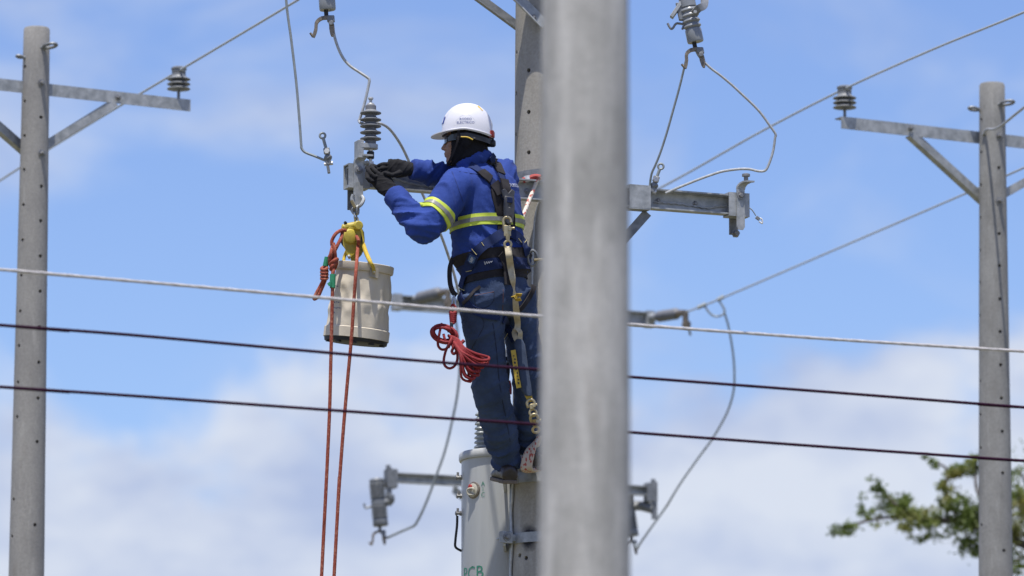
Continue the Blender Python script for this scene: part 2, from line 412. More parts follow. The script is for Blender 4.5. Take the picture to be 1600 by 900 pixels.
def simple_arm(P, label, pL, pR, hgt_px, brace, boltx, group='steel crossarms'):
    """far crossarm: angle bar in front of a pole; pL / pR = (px, py of top edge, Y)"""
    a = at(*pL); b = at(*pR); b.z = a.z; d = (b - a).normalized(); nrm = Vector((d.y, -d.x, 0))
    h = hgt_px / scale_at(P.Y); c = (a + b) / 2
    root = thing('crossarm', label, 'crossarm', c - Vector((0, 0, h)), group)
    th = 0.007
    # vertical leg with punched holes, horizontal leg on top pointing back
    L = (b - a).length
    hl = [circle2(x, -h * 0.5, 0.011, 10) for x in boltx]
    mb = MB(); mb.plate([[(0, -h), (L, -h), (L, 0), (0, 0)]] + hl, a + nrm * th / 2, d, Vector((0, 0, 1)), th); mb.build('web', 'galv', root, smooth=False)
    mb = MB(); mb.box((a + b) / 2 - nrm * 0.034 - Vector((0, 0, th / 2 + 0.001)), d, nrm, (0, 0, 1), L, 0.066, th); mb.build('flange', 'galv', root, smooth=False)
    for (q0, q1) in brace:
        e0 = at(q0[0], q0[1], P.Y); 
        # upper end on the arm line, lower end at the pole
        s = (e0.x - a.x) / d.x; e0 = a + d * s + nrm * 0.012; e0.z = at(q0[0], q0[1], e0.y).z
        e1 = at(q1[0], q1[1], P.Y); e1 = Vector((e1.x, P.Y + P.rad(e1.z) * 0.9 + 0.02, e1.z))
        angle_bar(e0, e1, 0.05, 0.006, (0, 0, 1), -nrm).build('brace', 'galv', root, smooth=False)
        bolt(root, e0 + Vector((0, 0, 0.045)) + nrm * 0.001, nrm, 0.010, 0.03)
    return root, a, b, d, nrm, h
# left pole arm: top edge (0,124)..(297,158)
armL = simple_arm(PL, 'pale galvanised crossarm bolted across the left-hand pole with diagonal braces', (-205, 100, YL - 0.50), (297, 158.5, YL + 0.50), 19, [((178, 165), (70, 230)), ((-75, 135), (44, 240))], [0.9, 1.74, 0.35])
armR = simple_arm(PR, 'galvanised crossarm reaching left from the right-hand pole toward its insulator', (1314, 182, YR - 0.44), (1796, 241, YR + 0.60), 19, [((1417, 213), (1545, 318)), ((1692, 246), (1560, 312))], [0.10, 0.86, 1.62])
for P, arm, pts in ((PL, armL, [(65, 130), (65, 240)]), (PR, armR, [(1562, 213), (1562, 314)])):
    for (x, y) in pts:
        s, nn = surf(P, x, y); bolt(P.root, s - nn * 0.002, nn, 0.014, 0.035, 'step_bolt')
# eye nuts at the pole tops
def eye_nut(P, px, py, side, rr=0.030, flat=False):
    s, nn = surf(P, px, py); d = Vector((side, -0.45, 0.12)).normalized()
    mb = MB(); mb.tube([s - d * 0.03, s + d * 0.02], 0.011, 8)
    cc = s + d * (0.02 + rr); u = d; v = Vector((0.1, -1.0, 0.3)); v = (v - u * v.dot(u)).normalized()
    mb.tube([cc + u * math.cos(t * math.pi / 8) * rr * 1.35 + v * math.sin(t * math.pi / 8) * rr * 0.75 for t in range(16)], 0.009, 8, closed=True)
    mb.build('eye_nut', 'galv_dark', P.root)
eye_nut(PL, 66, 74, 1); eye_nut(PL, 38, 90, -1, 0.012); eye_nut(PR, 1562, 163, 1); eye_nut(PR, 1532, 172, -1, 0.022)

mat('porcelain_mid', (0.21, 0.22, 0.23), (0.16, 0.17, 0.18), rough=0.45, scale=14)
# ---------------------------------------------------------------- pin insulators
def pin_insulator(label, px, py_base, py_top, Y, wpx, base_z):
    k = scale_at(Y); c = at(px, py_base, Y); c.z = base_z; hh = (py_base - py_top) / k; r = wpx / k / 2
    root = thing('pin_insulator', label, 'insulator', c, 'pin insulators on the far poles')
    pin = 0.30 * hh
    MB().lathe([(0.009, -0.03), (0.009, pin + 0.02)], c, (0, 0, 1), 12).build('pin', 'galv_dark', root)
    prof = []; z0 = pin; step = hh * 0.145
    for i in range(3):
        z = z0 + i * step * 1.0
        prof += [(r * 0.55, z - 0.002), (r * 0.62, z + step * 0.02), (r * 0.97, z + 0.002), (r, z + step * 0.16), (r * 0.93, z + step * 0.34), (r * 0.66, z + step * 0.62), (r * 0.60, z + step * 0.85)]
    zz = z0 + 3 * step
    prof += [(r * 0.58, zz), (r * 0.60, zz + hh * 0.06), (r * 0.50, zz + hh * 0.09), (r * 0.50, zz + hh * 0.14), (r * 0.66, zz + hh * 0.17), (r * 0.66, zz + hh * 0.22), (r * 0.5, zz + hh * 0.255), (0.004, zz + hh * 0.26)]
    MB().lathe(prof, c, (0, 0, 1), 32).build('shed_body', 'porcelain_mid', root)
    neck = c + Vector((0, 0, zz + hh * 0.115))
    mb = MB()
    for q in (-1, 1): mb.tube([neck + Vector((math.cos(t * math.pi / 10), math.sin(t * math.pi / 10), 0.04 * q)) * r * 0.55 for t in range(20)], 0.004, 6, closed=True)
    mb.build('tie_wire', 'alu', root)
    return c + Vector((0, 0, zz + hh * 0.27))
insL = pin_insulator('ribbed grey pin insulator at the end of the left-hand crossarm', 279, 156, 103, YL + 0.50, 37, armL[1].z)
insR = pin_insulator('ribbed grey pin insulator on the left tip of the right-hand crossarm', 1320, 184, 132, YR - 0.39, 37, armR[1].z)
# ---------------------------------------------------------------- the crossarm being worked on
ARM_A = R(22); AD = Vector((math.cos(ARM_A), math.sin(ARM_A), 0)); AN = Vector((math.sin(ARM_A), -math.cos(ARM_A), 0)); UP = Vector((0, 0, 1))
zt = at(856, 285.5, YP - 0.16).z
pc = PW.ctr(zt); A0 = pc + AN * (PW.rad(zt) + 0.004); A0.z = zt              # web back face, top edge, at the pole
CH_H, CH_F, CH_T = 0.098, 0.055, 0.007
def arm_s(px, off=0.0):
    """distance along the arm at which its front (off metres from the web) shows at this pixel column"""
    lo, hi = -1.6, 1.6
    for _ in range(40):
        m = (lo + hi) / 2
        if project(A0 + AD * m + AN * off)[0] < px: lo = m
        else: hi = m
    return (lo + hi) / 2
S0, S1 = arm_s(547, CH_F), arm_s(1170, CH_F)
arm = thing('crossarm', 'steel channel crossarm at which the lineman is working, arrester at its left end', 'crossarm', A0 - UP * CH_H, 'steel crossarms')
def arm_pt(s, n=0.0, z=0.0): return A0 + AD * s + AN * n + UP * z       # z from the top edge
def bar(s0, s1, n0, n1, z0, z1):
    mb = MB(); mb.box(arm_pt((s0 + s1) / 2, (n0 + n1) / 2, (z0 + z1) / 2), AD, AN, UP, s1 - s0, n1 - n0, z1 - z0); return mb
prof = [(0, 0), (CH_F, 0), (CH_F, -CH_T), (CH_T, -CH_T - 0.003), (CH_T, -CH_H + CH_T + 0.003), (CH_F, -CH_H + CH_T), (CH_F, -CH_H), (0, -CH_H)]
mb = MB(); mb.loft([[arm_pt(s, a, b) for a, b in prof] for s in (S0, S1)]); mb.build('channel', 'galv', arm, smooth=False)
def end_box(s0, s1, lip=0.004):
    b = MB()
    # hollow square sleeve: four walls
    o = 0.003
    for (n0, n1, z0, z1) in ((CH_F + o, CH_F + o + 0.006, -CH_H - o, o), (-o - 0.006, -o, -CH_H - o, o), (-o - 0.006, CH_F + o + 0.006, o, o + 0.006), (-o - 0.006, CH_F + o + 0.006, -CH_H - o - 0.006, -CH_H - o)):
        b.box(arm_pt((s0 + s1) / 2, (n0 + n1) / 2, (z0 + z1) / 2), AD, AN, UP, s1 - s0, n1 - n0, z1 - z0)
    return b.build('end_sleeve', 'galv', arm, smooth=False)
end_box(arm_s(544, CH_F), arm_s(577, CH_F)); end_box(arm_s(1138, CH_F), arm_s(1170, CH_F))
# closed plate with a hole beside the fore pole
s0, s1 = arm_s(984, CH_F + 0.01), arm_s(1017, CH_F + 0.01)
for (sa, sb) in ((s0, s1),):
    mb = MB(); mb.plate([[(0, 0.004), (sb - sa, 0.004), (sb - sa, -CH_H - 0.004), (0, -CH_H - 0.004)], circle2((sb - sa) / 2, -CH_H / 2, 0.011)], arm_pt(sa, CH_F + 0.006), AD, UP, 0.007)
    mb.box(arm_pt((sa + sb) / 2, CH_F / 2 + 0.005, -CH_H - 0.007), AD, AN, UP, sb - sa, CH_F + 0.008, 0.006)
    mb.box(arm_pt((sa + sb) / 2, CH_F / 2 + 0.005, 0.0075), AD, AN, UP, sb - sa, CH_F + 0.008, 0.006); mb.build('stiffener_plate', 'galv', arm, smooth=False)
for s in (arm_s(1027, 0), arm_s(1085, 0), arm_s(822, 0)):
    mb = MB(); mb.lathe([(0.013, 0.0), (0.013, 0.004), (0.008, 0.006), (0.007, 0.012)], arm_pt(s, CH_T, -0.05), AN, 12); mb.build('bolt', 'bolt', arm)
# braces down to the pole (right one shows beside the fore pole)
for px, sgn in ((1005, 1), (700, -1)):
    s = arm_s(px, 0.01); p = arm_pt(s, 0.02, -CH_H - 0.002); q = PW.ctr(p.z - 0.36) + AD * sgn * (PW.rad(p.z) - 0.01) + AN * 0.08
    if sgn > 0: angle_bar(p, q, 0.045, 0.006, -UP, -AN).build('brace', 'galv_dark', arm, smooth=False)
# collar band round the pole just above the arm
zb = at(826, 271, YP - 0.1).z
ring = []
for i in range(48):
    a = 2 * math.pi * i / 48; r = PW.rad(zb) + 0.012
    ring.append(PW.ctr(zb) + Vector((math.cos(a), math.sin(a), 0)) * r + UP * (0.010 * math.sin(a * 1.0 + 1.2)))
mb = MB(); mb.loft([[p + UP * 0.018 for p in ring], [p - UP * 0.018 for p in ring], [PW.ctr(zb) + (p - PW.ctr(zb)) * 0.94 - UP * 0.018 for p in ring], [PW.ctr(zb) + (p - PW.ctr(zb)) * 0.94 + UP * 0.018 for p in ring]], closed=True)
mb.build('collar_band', 'galv_dark', arm)
# bent strap brackets at the two ends
def strap_bracket(px, top_py, bot_py, wpx, knob, n_off, hol):
    s = arm_s(px, n_off); k = scale_at(28.4); wd = wpx / k
    ctr = arm_pt(s, n_off)
    zt_, zb_ = at(px, top_py, ctr.y).z - A0.z, at(px, bot_py, ctr.y).z - A0.z
    hgt = zt_ - zb_; pts = []
    lo = [(-wd / 2, zb_ + wd * 0.35), (-wd * 0.3, zb_), (wd * 0.3, zb_), (wd / 2, zb_ + wd * 0.35), (wd / 2, zt_ - 0.035), (-wd / 2, zt_ - 0.035)]
    mb = MB(); mb.plate([lo] + [circle2(0, zb_ + h_, 0.0125) for h_ in hol], ctr, AD, UP, 0.008)
    # bend over the top, towards the camera and along the arm
    path = [(0, zt_ - 0.035), (0.004, zt_ - 0.020), (0.016, zt_ - 0.007), (0.034, zt_), (0.055, zt_ + 0.001)]
    rings = []
    for i, (o_, z_) in enumerate(path):
        a_, b_ = path[max(i - 1, 0)], path[min(i + 1, len(path) - 1)]
        t_ = Vector((b_[0] - a_[0], b_[1] - a_[1])).normalized(); nx = Vector((-t_.y, t_.x)) * 0.004
        c1_, c2_ = ctr + (AN * 0.75 + AD * 0.66).normalized() * (o_ + nx.x) + UP * (z_ + nx.y), ctr + (AN * 0.75 + AD * 0.66).normalized() * (o_ - nx.x) + UP * (z_ - nx.y)
        rings.append([c1_ - AD * wd / 2, c1_ + AD * wd / 2, c2_ + AD * wd / 2, c2_ - AD * wd / 2])
    mb.loft(rings); br = mb.build('strap_bracket', 'galv', arm, smooth=False)
    if knob:
        p = ctr + (AN * 0.75 + AD * 0.66).normalized() * 0.030 + UP * (zt_ + 0.002)
        MB().lathe([(0.011, 0), (0.011, 0.024), (0.020, 0.025), (0.020, 0.036), (0.012, 0.039)], p, UP, 14).build('bolt', 'bolt', br)
    # rear strap leg and bolt below the arm
    mb = MB(); q = arm_pt(s + 0.002, -0.022); mb.plate([[(-0.022, zb_ - 0.01), (0.022, zb_ - 0.01), (0.022, 0.004), (-0.022, 0.004)], circle2(0, zb_ + 0.045, 0.013)], q, AD, UP, 0.007); mb.build('rear_strap', 'galv_dark', arm, smooth=False)
    mb = MB(); mb.lathe([(0.02, 0), (0.02, 0.012), (0.013, 0.013), (0.013, 0.03)], q + UP * (zb_ - 0.008) + AN * 0.02, AN, 6); mb.build('bolt', 'bolt', arm)
    bolt(br, ctr + AN * 0.003 + UP * (zt_ - 0.065), AN, 0.012, 0.012)
    return ctr, zt_, zb_
strap_bracket(1157, 285, 359, 13.5, True, CH_F + 0.014, (0.030, 0.054, 0.086))
brc, bzt, bzb = strap_bracket(560, 244, 320, 15, False, CH_F + 0.014, (0.034, 0.062, 0.094))
# twisted tie wire lying on the web
for pts in ([(1022, 316), (1040, 317), (1060, 318.5), (1085, 322), (1105, 325), (1122, 323), (1136, 322)], [(612, 277), (630, 283), (650, 288), (668, 291), (690, 297)]):
    pp = []
    for i, (x, y) in enumerate(pts):
        s = arm_s(x, CH_T + 0.006); q = arm_pt(s, CH_T + 0.006); q.z = at(x, y, q.y).z; pp.append(q)
    q = smooth_path(pp, 10); mb = MB()
    for ph in (0, math.pi):
        mb.tube([p + (UP * math.cos(i * 0.6 + ph) + AN * math.sin(i * 0.6 + ph)) * 0.003 for i, p in enumerate(q)], 0.0026, 6)
    mb.build('tie_wire', 'alu', arm)

# ---------------------------------------------------------------- surge arrester with five sheds
k = scale_at(28.3)
ab = at(579, 229, brc.y + 0.02)                        # underside of its seat
AR = thing('surge_arrester', 'dark grey polymer surge arrester with five round sheds above the lineman hands', 'arrester', ab)
def hz(py): return (at(579, py, ab.y) - ab).z
rr = 17.0 / 2 / k
MB().lathe([(rr * 0.9, hz(226)), (rr, hz(225)), (rr, hz(167)), (rr * 0.98, hz(165.5)), (rr * 0.7, hz(163)), (0.01, hz(162))], ab, UP, 32).build('core', 'polymer', AR)
for i, py in enumerate((177, 187.5, 197.5, 207.5, 217.3)):
    R_ = 16.6 / k; t = 0.004
    MB().lathe([(rr * 0.98, hz(py + 3.2)), (R_ * 0.72, hz(py + 1.2)), (R_ * 0.98, hz(py) - 0.002), (R_, hz(py)), (R_ * 0.985, hz(py) + 0.003), (R_ * 0.7, hz(py) + 0.0075), (rr * 1.15, hz(py) + 0.013), (rr * 0.97, hz(py) + 0.016)], ab, UP, 40).build('shed', 'shed', AR)
MB().lathe([(rr * 0.75, hz(164)), (rr * 0.6, hz(161.5)), (0.007, hz(161)), (0.007, hz(156)), (0.010, hz(155.8)), (0.013, hz(154.5)), (0.012, hz(152.6)), (0.005, hz(151.8))], ab, UP, 16).build('terminal', 'alu', AR)
# seat bracket: ring with an arm to the left
s_o = [(-0.062, 0.028), (-0.062, -0.030), (-0.02, -0.034)] + [(0.035 * math.cos(a), 0.035 * math.sin(a)) for a in [R(-70 + 140 * i / 10) for i in range(11)]] + [(-0.02, 0.034)]
o_ = ab + UP * (hz(229.5)); mb = MB(); mb.plate([s_o], o_, AD, -AN, 0.022)
mb.box(o_ - AD * 0.058 + UP * -0.018, AD, AN, UP, 0.026, 0.06, 0.085); mb.build('seat_bracket', 'galv', AR, smooth=False, bevel=0.003)
MB().lathe([(0.016, hz(248)), (0.0175, hz(247)), (0.0175, hz(238)), (0.016, hz(237))], ab, UP, 20).build('disconnector', 'black_rubber', AR)
MB().lathe([(0.009, hz(260)), (0.009, hz(257)), (0.0155, hz(256.5)), (0.0155, hz(252.5)), (0.008, hz(252)), (0.008, hz(248)), (0.008, hz(238)), (0.011, hz(237.5)), (0.011, hz(231))], ab, UP, 12).build('stud', 'alu_white', AR)
mb = MB(); q = at(572, 254, ab.y - 0.01)
for a in range(4): mb.tube(smooth_path([q, q + Vector((-0.012 + 0.009 * a, -0.005, 0.006 * (a % 3) - 0.004)), at(579, 258, ab.y)], 4), 0.0025, 6)
mb.lathe([(0.008, -0.008), (0.008, 0.008)], q, AD, 8); mb.build('wing_nut', 'alu', AR)

# ---------------------------------------------------------------- hot-line clamps
def line_clamp(label, eye, body, tail, Y, eye_r):
    k = scale_at(Y); e = at(*eye, Y); b = at(*body, Y); t = at(*tail, Y); r = eye_r / k
    root = thing('line_clamp', label, 'clamp', b, 'hot-line clamps')
    d = (e - b).normalized(); u = Vector((0, -1, 0)).cross(d).normalized(); f = Vector((0, -1, 0))
    mb = MB(); mb.tube([e + (d * math.cos(i * math.pi / 10) + u * math.sin(i * math.pi / 10)) * r for i in range(20)], 0.0055, 8, closed=True)
    mb.tube([b, e - d * r], 0.0075, 8); mb.build('eye_screw', 'wire_grey', root)
    a2 = (t - b).normalized(); u2 = f.cross(a2).normalized(); L = (t - b).length
    mb = MB(); mb.box(b + a2 * 0.0, a2, u2, f, 0.028, 0.030, 0.028); mb.lathe([(0.017, -0.012), (0.019, -0.006), (0.019, 0.01), (0.014, 0.016)], b + a2 * 0.032, a2 * 0.6 + u2 * 0.6 + f * 0.3, 12)
    mb.build('jaw', 'galv_dark', root, bevel=0.003)
    mb = MB(); mb.lathe([(0.013, -0.01), (0.015, 0.0), (0.012, 0.012)], b + a2 * 0.004 + f * 0.012, f, 6); mb.build('nut', 'alu_white', root); mb = MB(); mb.lathe([(0.008, -0.022), (0.010, 0.02)], b + a2 * 0.062 + f * 0.004, u2, 8); mb.build('nut', 'alu_white', root)
    mb = MB(); mb.box(b + a2 * (0.03 + L / 2 - 0.01) - u2 * 0.006, a2, u2, f, L, 0.014, 0.024); mb.lathe([(0.014, -0.014), (0.014, 0.014)], b + a2 * 0.055, f, 10); mb.build('body', 'galv_dark', root, bevel=0.002)
    return root
YC = 28.25
line_clamp('small hot-line clamp with ring screw hanging left of the arrester', (504, 212), (510.5, 236), (515, 264), YC, 4.3)
pcl = arm_pt(arm_s(1022, 0.03), 0.03)
line_clamp('small hot-line clamp with ring screw sitting on the crossarm right of the foreground pole', (1032.5, 260), (1025, 280), (1020, 296), pcl.y - 0.02, 4.3)

mat('porcelain_dark', (0.19, 0.20, 0.21), (0.14, 0.15, 0.16), rough=0.4, scale=14)
# ---------------------------------------------------------------- fuse cutouts
def cutout(label, top, bot, rpx, Y, hook=1, strap=True, body='porcelain'):
    k = scale_at(Y); a = at(*top, Y); b = at(*bot, Y); ax = (b - a).normalized(); L = (b - a).length; r = rpx / k
    root = thing('fuse_cutout', label, 'cutout', b, 'porcelain fuse cutouts')
    prof = [(r * 0.8, 0), (r * 0.95, 0.01)]
    def ribs(h0, h1, n):
        o = []; st = (h1 - h0) / n
        for i in range(n):
            h = h0 + i * st; o += [(r * 0.84, h), (r * 1.05, h + st * 0.35), (r * 1.07, h + st * 0.55), (r * 0.84, h + st * 0.92)]
        return o
    prof += [(r * 0.95, L * 0.08)] + ribs(L * 0.10, L * 0.42, 5) + [(r * 0.96, L * 0.43), (r * 0.98, L * 0.57)] + ribs(L * 0.58, L * 0.84, 4) + [(r * 0.95, L * 0.845), (r * 0.98, L * 0.86), (r * 0.98, L * 0.985), (r * 0.92, L), (0.003, L)]
    MB().lathe(prof, a, ax, 28).build('insulator_body', body, root)
    f = Vector((0, -1, 0)); u = Vector((1, 0, 0)) * hook
    # lower hinge: block, hook arm, tongue
    q = b + ax * 0.030
    mb = MB(); mb.box(b + ax * 0.012 - u * 0.008, ax, u, f, 0.05, 0.020, 0.022); mb.build('neck', 'black_rubber', root)
    mb = MB(); mb.box(q + ax * 0.012 + u * 0.012, ax, u, f, 0.030, 0.036, 0.032); mb.lathe([(0.011, -0.022), (0.013, 0.022)], q + ax * 0.034 + u * 0.012, f, 10); mb.build('hinge_block', 'galv_dark', root, bevel=0.003)
    hp = smooth_path([q + ax * 0.006 + u * 0.0, q + ax * 0.010 - u * 0.032, q + ax * 0.030 - u * 0.056, q + ax * 0.062 - u * 0.062, q + ax * 0.085 - u * 0.070, q + ax * 0.100 - u * 0.078], 5)
    mb = MB(); mb.ribbon(hp, [f.cross((hp[min(i + 1, len(hp) - 1)] - hp[max(i - 1, 0)]).normalized()) for i in range(len(hp))], 0.026, 0.015)
    mb.tube([hp[-1], hp[-1] - ax * 0.02 - u * 0.012], 0.006, 6); mb.build('hook_arm', 'bronze', root)
    mb = MB(); mb.loft([[q + ax * h + u * (0.014 + x) + f * y for x, y in ((-w_, -0.009), (w_, -0.009), (w_, 0.009), (-w_, 0.009))] for h, w_ in ((0.035, 0.012), (0.06, 0.013), (0.085, 0.010), (0.098, 0.005))]); mb.build('tongue', 'bronze', root, bevel=0.002)
    if strap:
        # mounting strap curving up on one side, contact hood and load hook on the other
        def rp(x, y, o=0.0): return b + Vector(((x - 1087) / k, o, -(y - 66) / k / CP))
        sp = smooth_path([rp(1084, 24, -.05), rp(1091, 17, -.06), rp(1098, 13, -.05), rp(1101, 4, -.02), rp(1101, -20, .02), rp(1099, -60, .05)], 5)
        mb = MB(); mb.ribbon(sp, [f + u * .4] * len(sp), .036, 0.016); mb.build('mounting_strap', 'galv_dark', root)
        MB().lathe([(.011, -.012), (.012, .0), (.008, .012)], rp(1086, 22, -.055), f, 8).build('strap_bolt', 'alu', root)
        h_a, h_b = rp(1074, -10), rp(1049, 27); dd = (h_b - h_a).normalized()
        mb = MB(); mb.box((h_a + h_b) / 2, dd, f, dd.cross(f), (h_b - h_a).length, .045, .018); mb.build('contact_hood', 'galv', root, bevel=.002)
        mb = MB(); mb.box(rp(1063, 18), ax, f, u, .085, .035, .028); mb.build('contact_post', 'galv_dark', root, bevel=.002)
        MB().tube(smooth_path([rp(1073, 39), rp(1062, 36.5), rp(1056, 37), rp(1051, 44), rp(1047.5, 44), rp(1043, 36)], 5), .0058, 8).build('load_hook', 'galv_dark', root)
        MB().tube([rp(1069, 38), rp(1066, 46)], .0055, 8).build('hook_pin', 'galv_dark', root)
    return root
YU = 28.3
cutout('ribbed porcelain fuse cutout hanging at the top right beside the foreground pole', (1060, -62), (1087, 66), 13.3, YU + 0.3)
cutout('porcelain fuse cutout showing only its lower end at the top edge left of centre', (503, -112), (512, 16), 13.3, YU - 0.2)
# upper crossarm above the frame with two flat braces down to the pole
zu = at(856, -95, YP - 0.16).z
A1 = PW.ctr(zu) + AN * (PW.rad(zu) + 0.004); A1.z = zu
ua = thing('crossarm', 'upper crossarm above the lineman, its two pale braces coming down to the pole', 'crossarm', A1 - UP * 0.1, 'steel crossarms')
mb = MB(); mb.loft([[A1 + AD * s + AN * a + UP * b for a, b in prof] for s in (-1.22, 1.22)]); mb.build('channel', 'galv', ua, smooth=False)
sp_, _n = surf(PW, 846, 46)
e0 = at(772, -30, sp_.y - 0.005)
d_ = (sp_ + _n * 0.012 - e0); angle_bar(e0 - d_ * 0.9, sp_ + _n * 0.012, 0.05, 0.006, UP, AN).build('brace', 'galv', ua, smooth=False)
e1 = at(806, 48, YP + 0.12); e2 = at(742, 1, YP + 0.10)
angle_bar(e2 + (e2 - e1) * 1.6, e1 + (e1 - e2) * 0.3, 0.045, 0.006, UP, AN).build('brace', 'galv_dark', ua, smooth=False)
bolt(ua, sp_ + _n * 0.016 + at(835, 28, 28) - at(846, 46, 28), _n, 0.009, 0.014)

# ---------------------------------------------------------------- jumpers
def pw(pts, Y):
    n = len(pts); return [at(x, y, (Y[0] + (Y[1] - Y[0]) * i / (n - 1)) if isinstance(Y, tuple) else Y) for i, (x, y) in enumerate(pts)]
wire('down_lead', 'thin grey wire dropping from the top edge to the clamp left of the arrester', pw([(440, -150), (445, -40), (448, 10), (455, 62), (463, 130), (468, 190), (470.5, 225), (471.5, 232), (477, 238), (492, 244), (511, 252)], YC), 0.0062, 'wire_grey')
wire('jumper_wire', 'bent white jumper from the upper left cutout curling past the arrester and behind the lineman', 
     pw([(517, 28), (519, 37), (524, 62), (534, 87), (546, 102), (562, 113), (574, 121), (577, 125), (576, 133), (570, 160), (563, 183), (561, 189), (566, 193)], 28.2) +
     pw([(582, 191), (597, 194), (610, 203), (625, 224), (638, 250), (658, 298), (680, 346), (698, 392), (716, 455), (738, 580), (752, 648)], (28.5, 29.0)), 0.0068, 'alu', n=8)
wire('jumper_wire', 'grey wire slanting from the upper right cutout down to the clamp on the crossarm', pw([(1075, 80), (1069, 106), (1061, 139), (1051, 175), (1042, 207), (1032, 238), (1024, 258), (1018, 272), (1015, 292)], (28.6, pcl.y - 0.03)), 0.0055, 'wire_grey')
wire('jumper_wire', 'looping white wire swinging right from the upper right cutout back to the crossarm', pw([(1088, 80), (1094, 90), (1110, 106), (1126, 118), (1144, 133), (1160, 148), (1176, 163), (1189, 177), (1202, 195), (1211.5, 209), (1211, 216), (1208, 236), (1202, 255), (1196, 266), (1186, 267.5), (1172, 264.5), (1160, 264), (1147, 265), (1128, 268), (1109, 274), (1090, 281), (1075, 287), (1058, 294), (1040, 302)], (28.6, 28.66)), 0.0062, 'alu', n=5)
q = arm_pt(S1 + 0.003, 0.03, -0.05)
ct = thing('wire_clip', 'small pale clip dangling on a short wire off the right end of the crossarm', 'clip', at(1190, 350, q.y))
MB().tube(smooth_path([q, at(1175, 328, q.y), at(1181, 337, q.y)], 5), 0.003, 6).build('wire_tail', 'wire_grey', ct)
mb = MB(); c_ = at(1184, 341, q.y); mb.box(c_, (0.8, 0, -0.6), (0.6, 0, 0.8), (0, 1, 0), 0.022, 0.016, 0.012); mb.build('clip_body', 'galv_dark', ct, bevel=0.002)
mb = MB(); mb.tube(smooth_path([c_, at(1190, 342, q.y), at(1191, 349, q.y), at(1186, 346, q.y)], 5), 0.004, 6); mb.build('clip_loop', 'alu_white', ct)

# ---------------------------------------------------------------- transformer
mat('tank_paint', (0.50, 0.51, 0.50), (0.40, 0.41, 0.405), rough=0.38, scale=2.2, stretch=(3, 3, 0.25), bump=0.03, bscale=6, rvar=0.12)
mat('green_print', (0.05, 0.24, 0.16), (0.04, 0.20, 0.13), rough=0.5)
mat('cream_porcelain', (0.55, 0.52, 0.43), (0.42, 0.40, 0.33), rough=0.35, scale=30)
mat('red_plastic', (0.38, 0.03, 0.02), (0.28, 0.02, 0.02), rough=0.4)
YT = 29.1; kt = scale_at(YT); Tr = 69.5 / kt
tc_ = at(791, 740, YT); TB = Vector((tc_.x, YT, at(791, 1060, YT).z)); ztop = at(791, 716, YT).z
T = thing('transformer', 'light grey pole-mounted transformer tank with green lettering at the lineman feet', 'transformer', TB)
Ht = ztop - TB.z
MB().lathe([(Tr * 0.9, 0), (Tr * 0.985, 0.006), (Tr, 0.02), (Tr, Ht - 0.03), (Tr, Ht)], TB, UP, 72).build('tank', 'tank_paint', T)
lid = MB().lathe([(Tr * 0.9, Ht - 0.018), (Tr * 1.045, Ht - 0.018), (Tr * 1.06, Ht - 0.01), (Tr * 1.06, Ht + 0.012), (Tr * 1.03, Ht + 0.022), (Tr * 0.6, Ht + 0.04), (0.003, Ht + 0.05)], TB, UP, 72).build('lid', 'tank_paint', T)
bc = at(752, 700, YT); bc = Vector((bc.x, YT - 0.04, TB.z + Ht + 0.02))
pr = [(0.036, -0.03), (0.036, 0.02)]
hb = at(752, 645, YT).z - bc.z
for i in range(8):
    h = 0.02 + (hb - 0.02) * i / 8; st = (hb - 0.02) / 8; rb_ = 0.036 - 0.0008 * i
    pr += [(rb_ * 0.62, h), (rb_ * 0.95, h + st * 0.15), (rb_, h + st * 0.3), (rb_ * 0.9, h + st * 0.55), (rb_ * 0.62, h + st * 0.85)]
pr += [(0.012, hb), (0.010, hb + 0.03), (0.003, hb + 0.03)]
mat('bushing_grey', (0.40, 0.43, 0.43), (0.33, 0.36, 0.36), rough=0.35)
MB().lathe(pr, bc, UP, 28).build('bushing', 'bushing_grey', T)
def tsurf(px, py, off=0.0):
    d = ray(px, py); o = CAM - TB; a_ = d.x ** 2 + d.y ** 2; b_ = 2 * (o.x * d.x + o.y * d.y); c__ = o.x ** 2 + o.y ** 2 - (Tr + off) ** 2
    ds = b_ * b_ - 4 * a_ * c__
    t_ = (-b_ - math.sqrt(max(ds, 0))) / (2 * a_); p = CAM + d * t_; nn = Vector((p.x - TB.x, p.y - TB.y, 0)).normalized(); return p, nn
# low-voltage bushing in its pocket
p, nn = tsurf(740, 766); side = UP.cross(nn)
lv = MB().lathe([(0.041, -0.01), (0.041, 0.003), (0.038, 0.005), (0.033, 0.006)], p, nn, 28).build('low_voltage_bushing', 'bronze', T)
MB().lathe([(0.033, 0.0), (0.033, 0.007), (0.026, 0.010), (0.012, 0.011)], p, nn, 24).build('insulator_disc', 'cream_porcelain', lv)
mb = MB(); mb.tube(smooth_path([p + nn * 0.010 + side * 0.016 + UP * -0.024, p + nn * 0.020 - side * 0.016 + UP * -0.020, p + nn * 0.022 - side * 0.018 + UP * 0.004, p + nn * 0.018 + side * 0.014 + UP * 0.006, p + nn * 0.014 + side * 0.016 - UP * 0.010], 5), 0.005, 8); mb.build('terminal_loop', 'cream_porcelain', lv)
MB().lathe([(0.012, 0.004), (0.012, 0.017), (0.008, 0.020)], p - side * 0.010 + UP * 0.016, nn, 14).build('red_cap', 'red_plastic', lv)
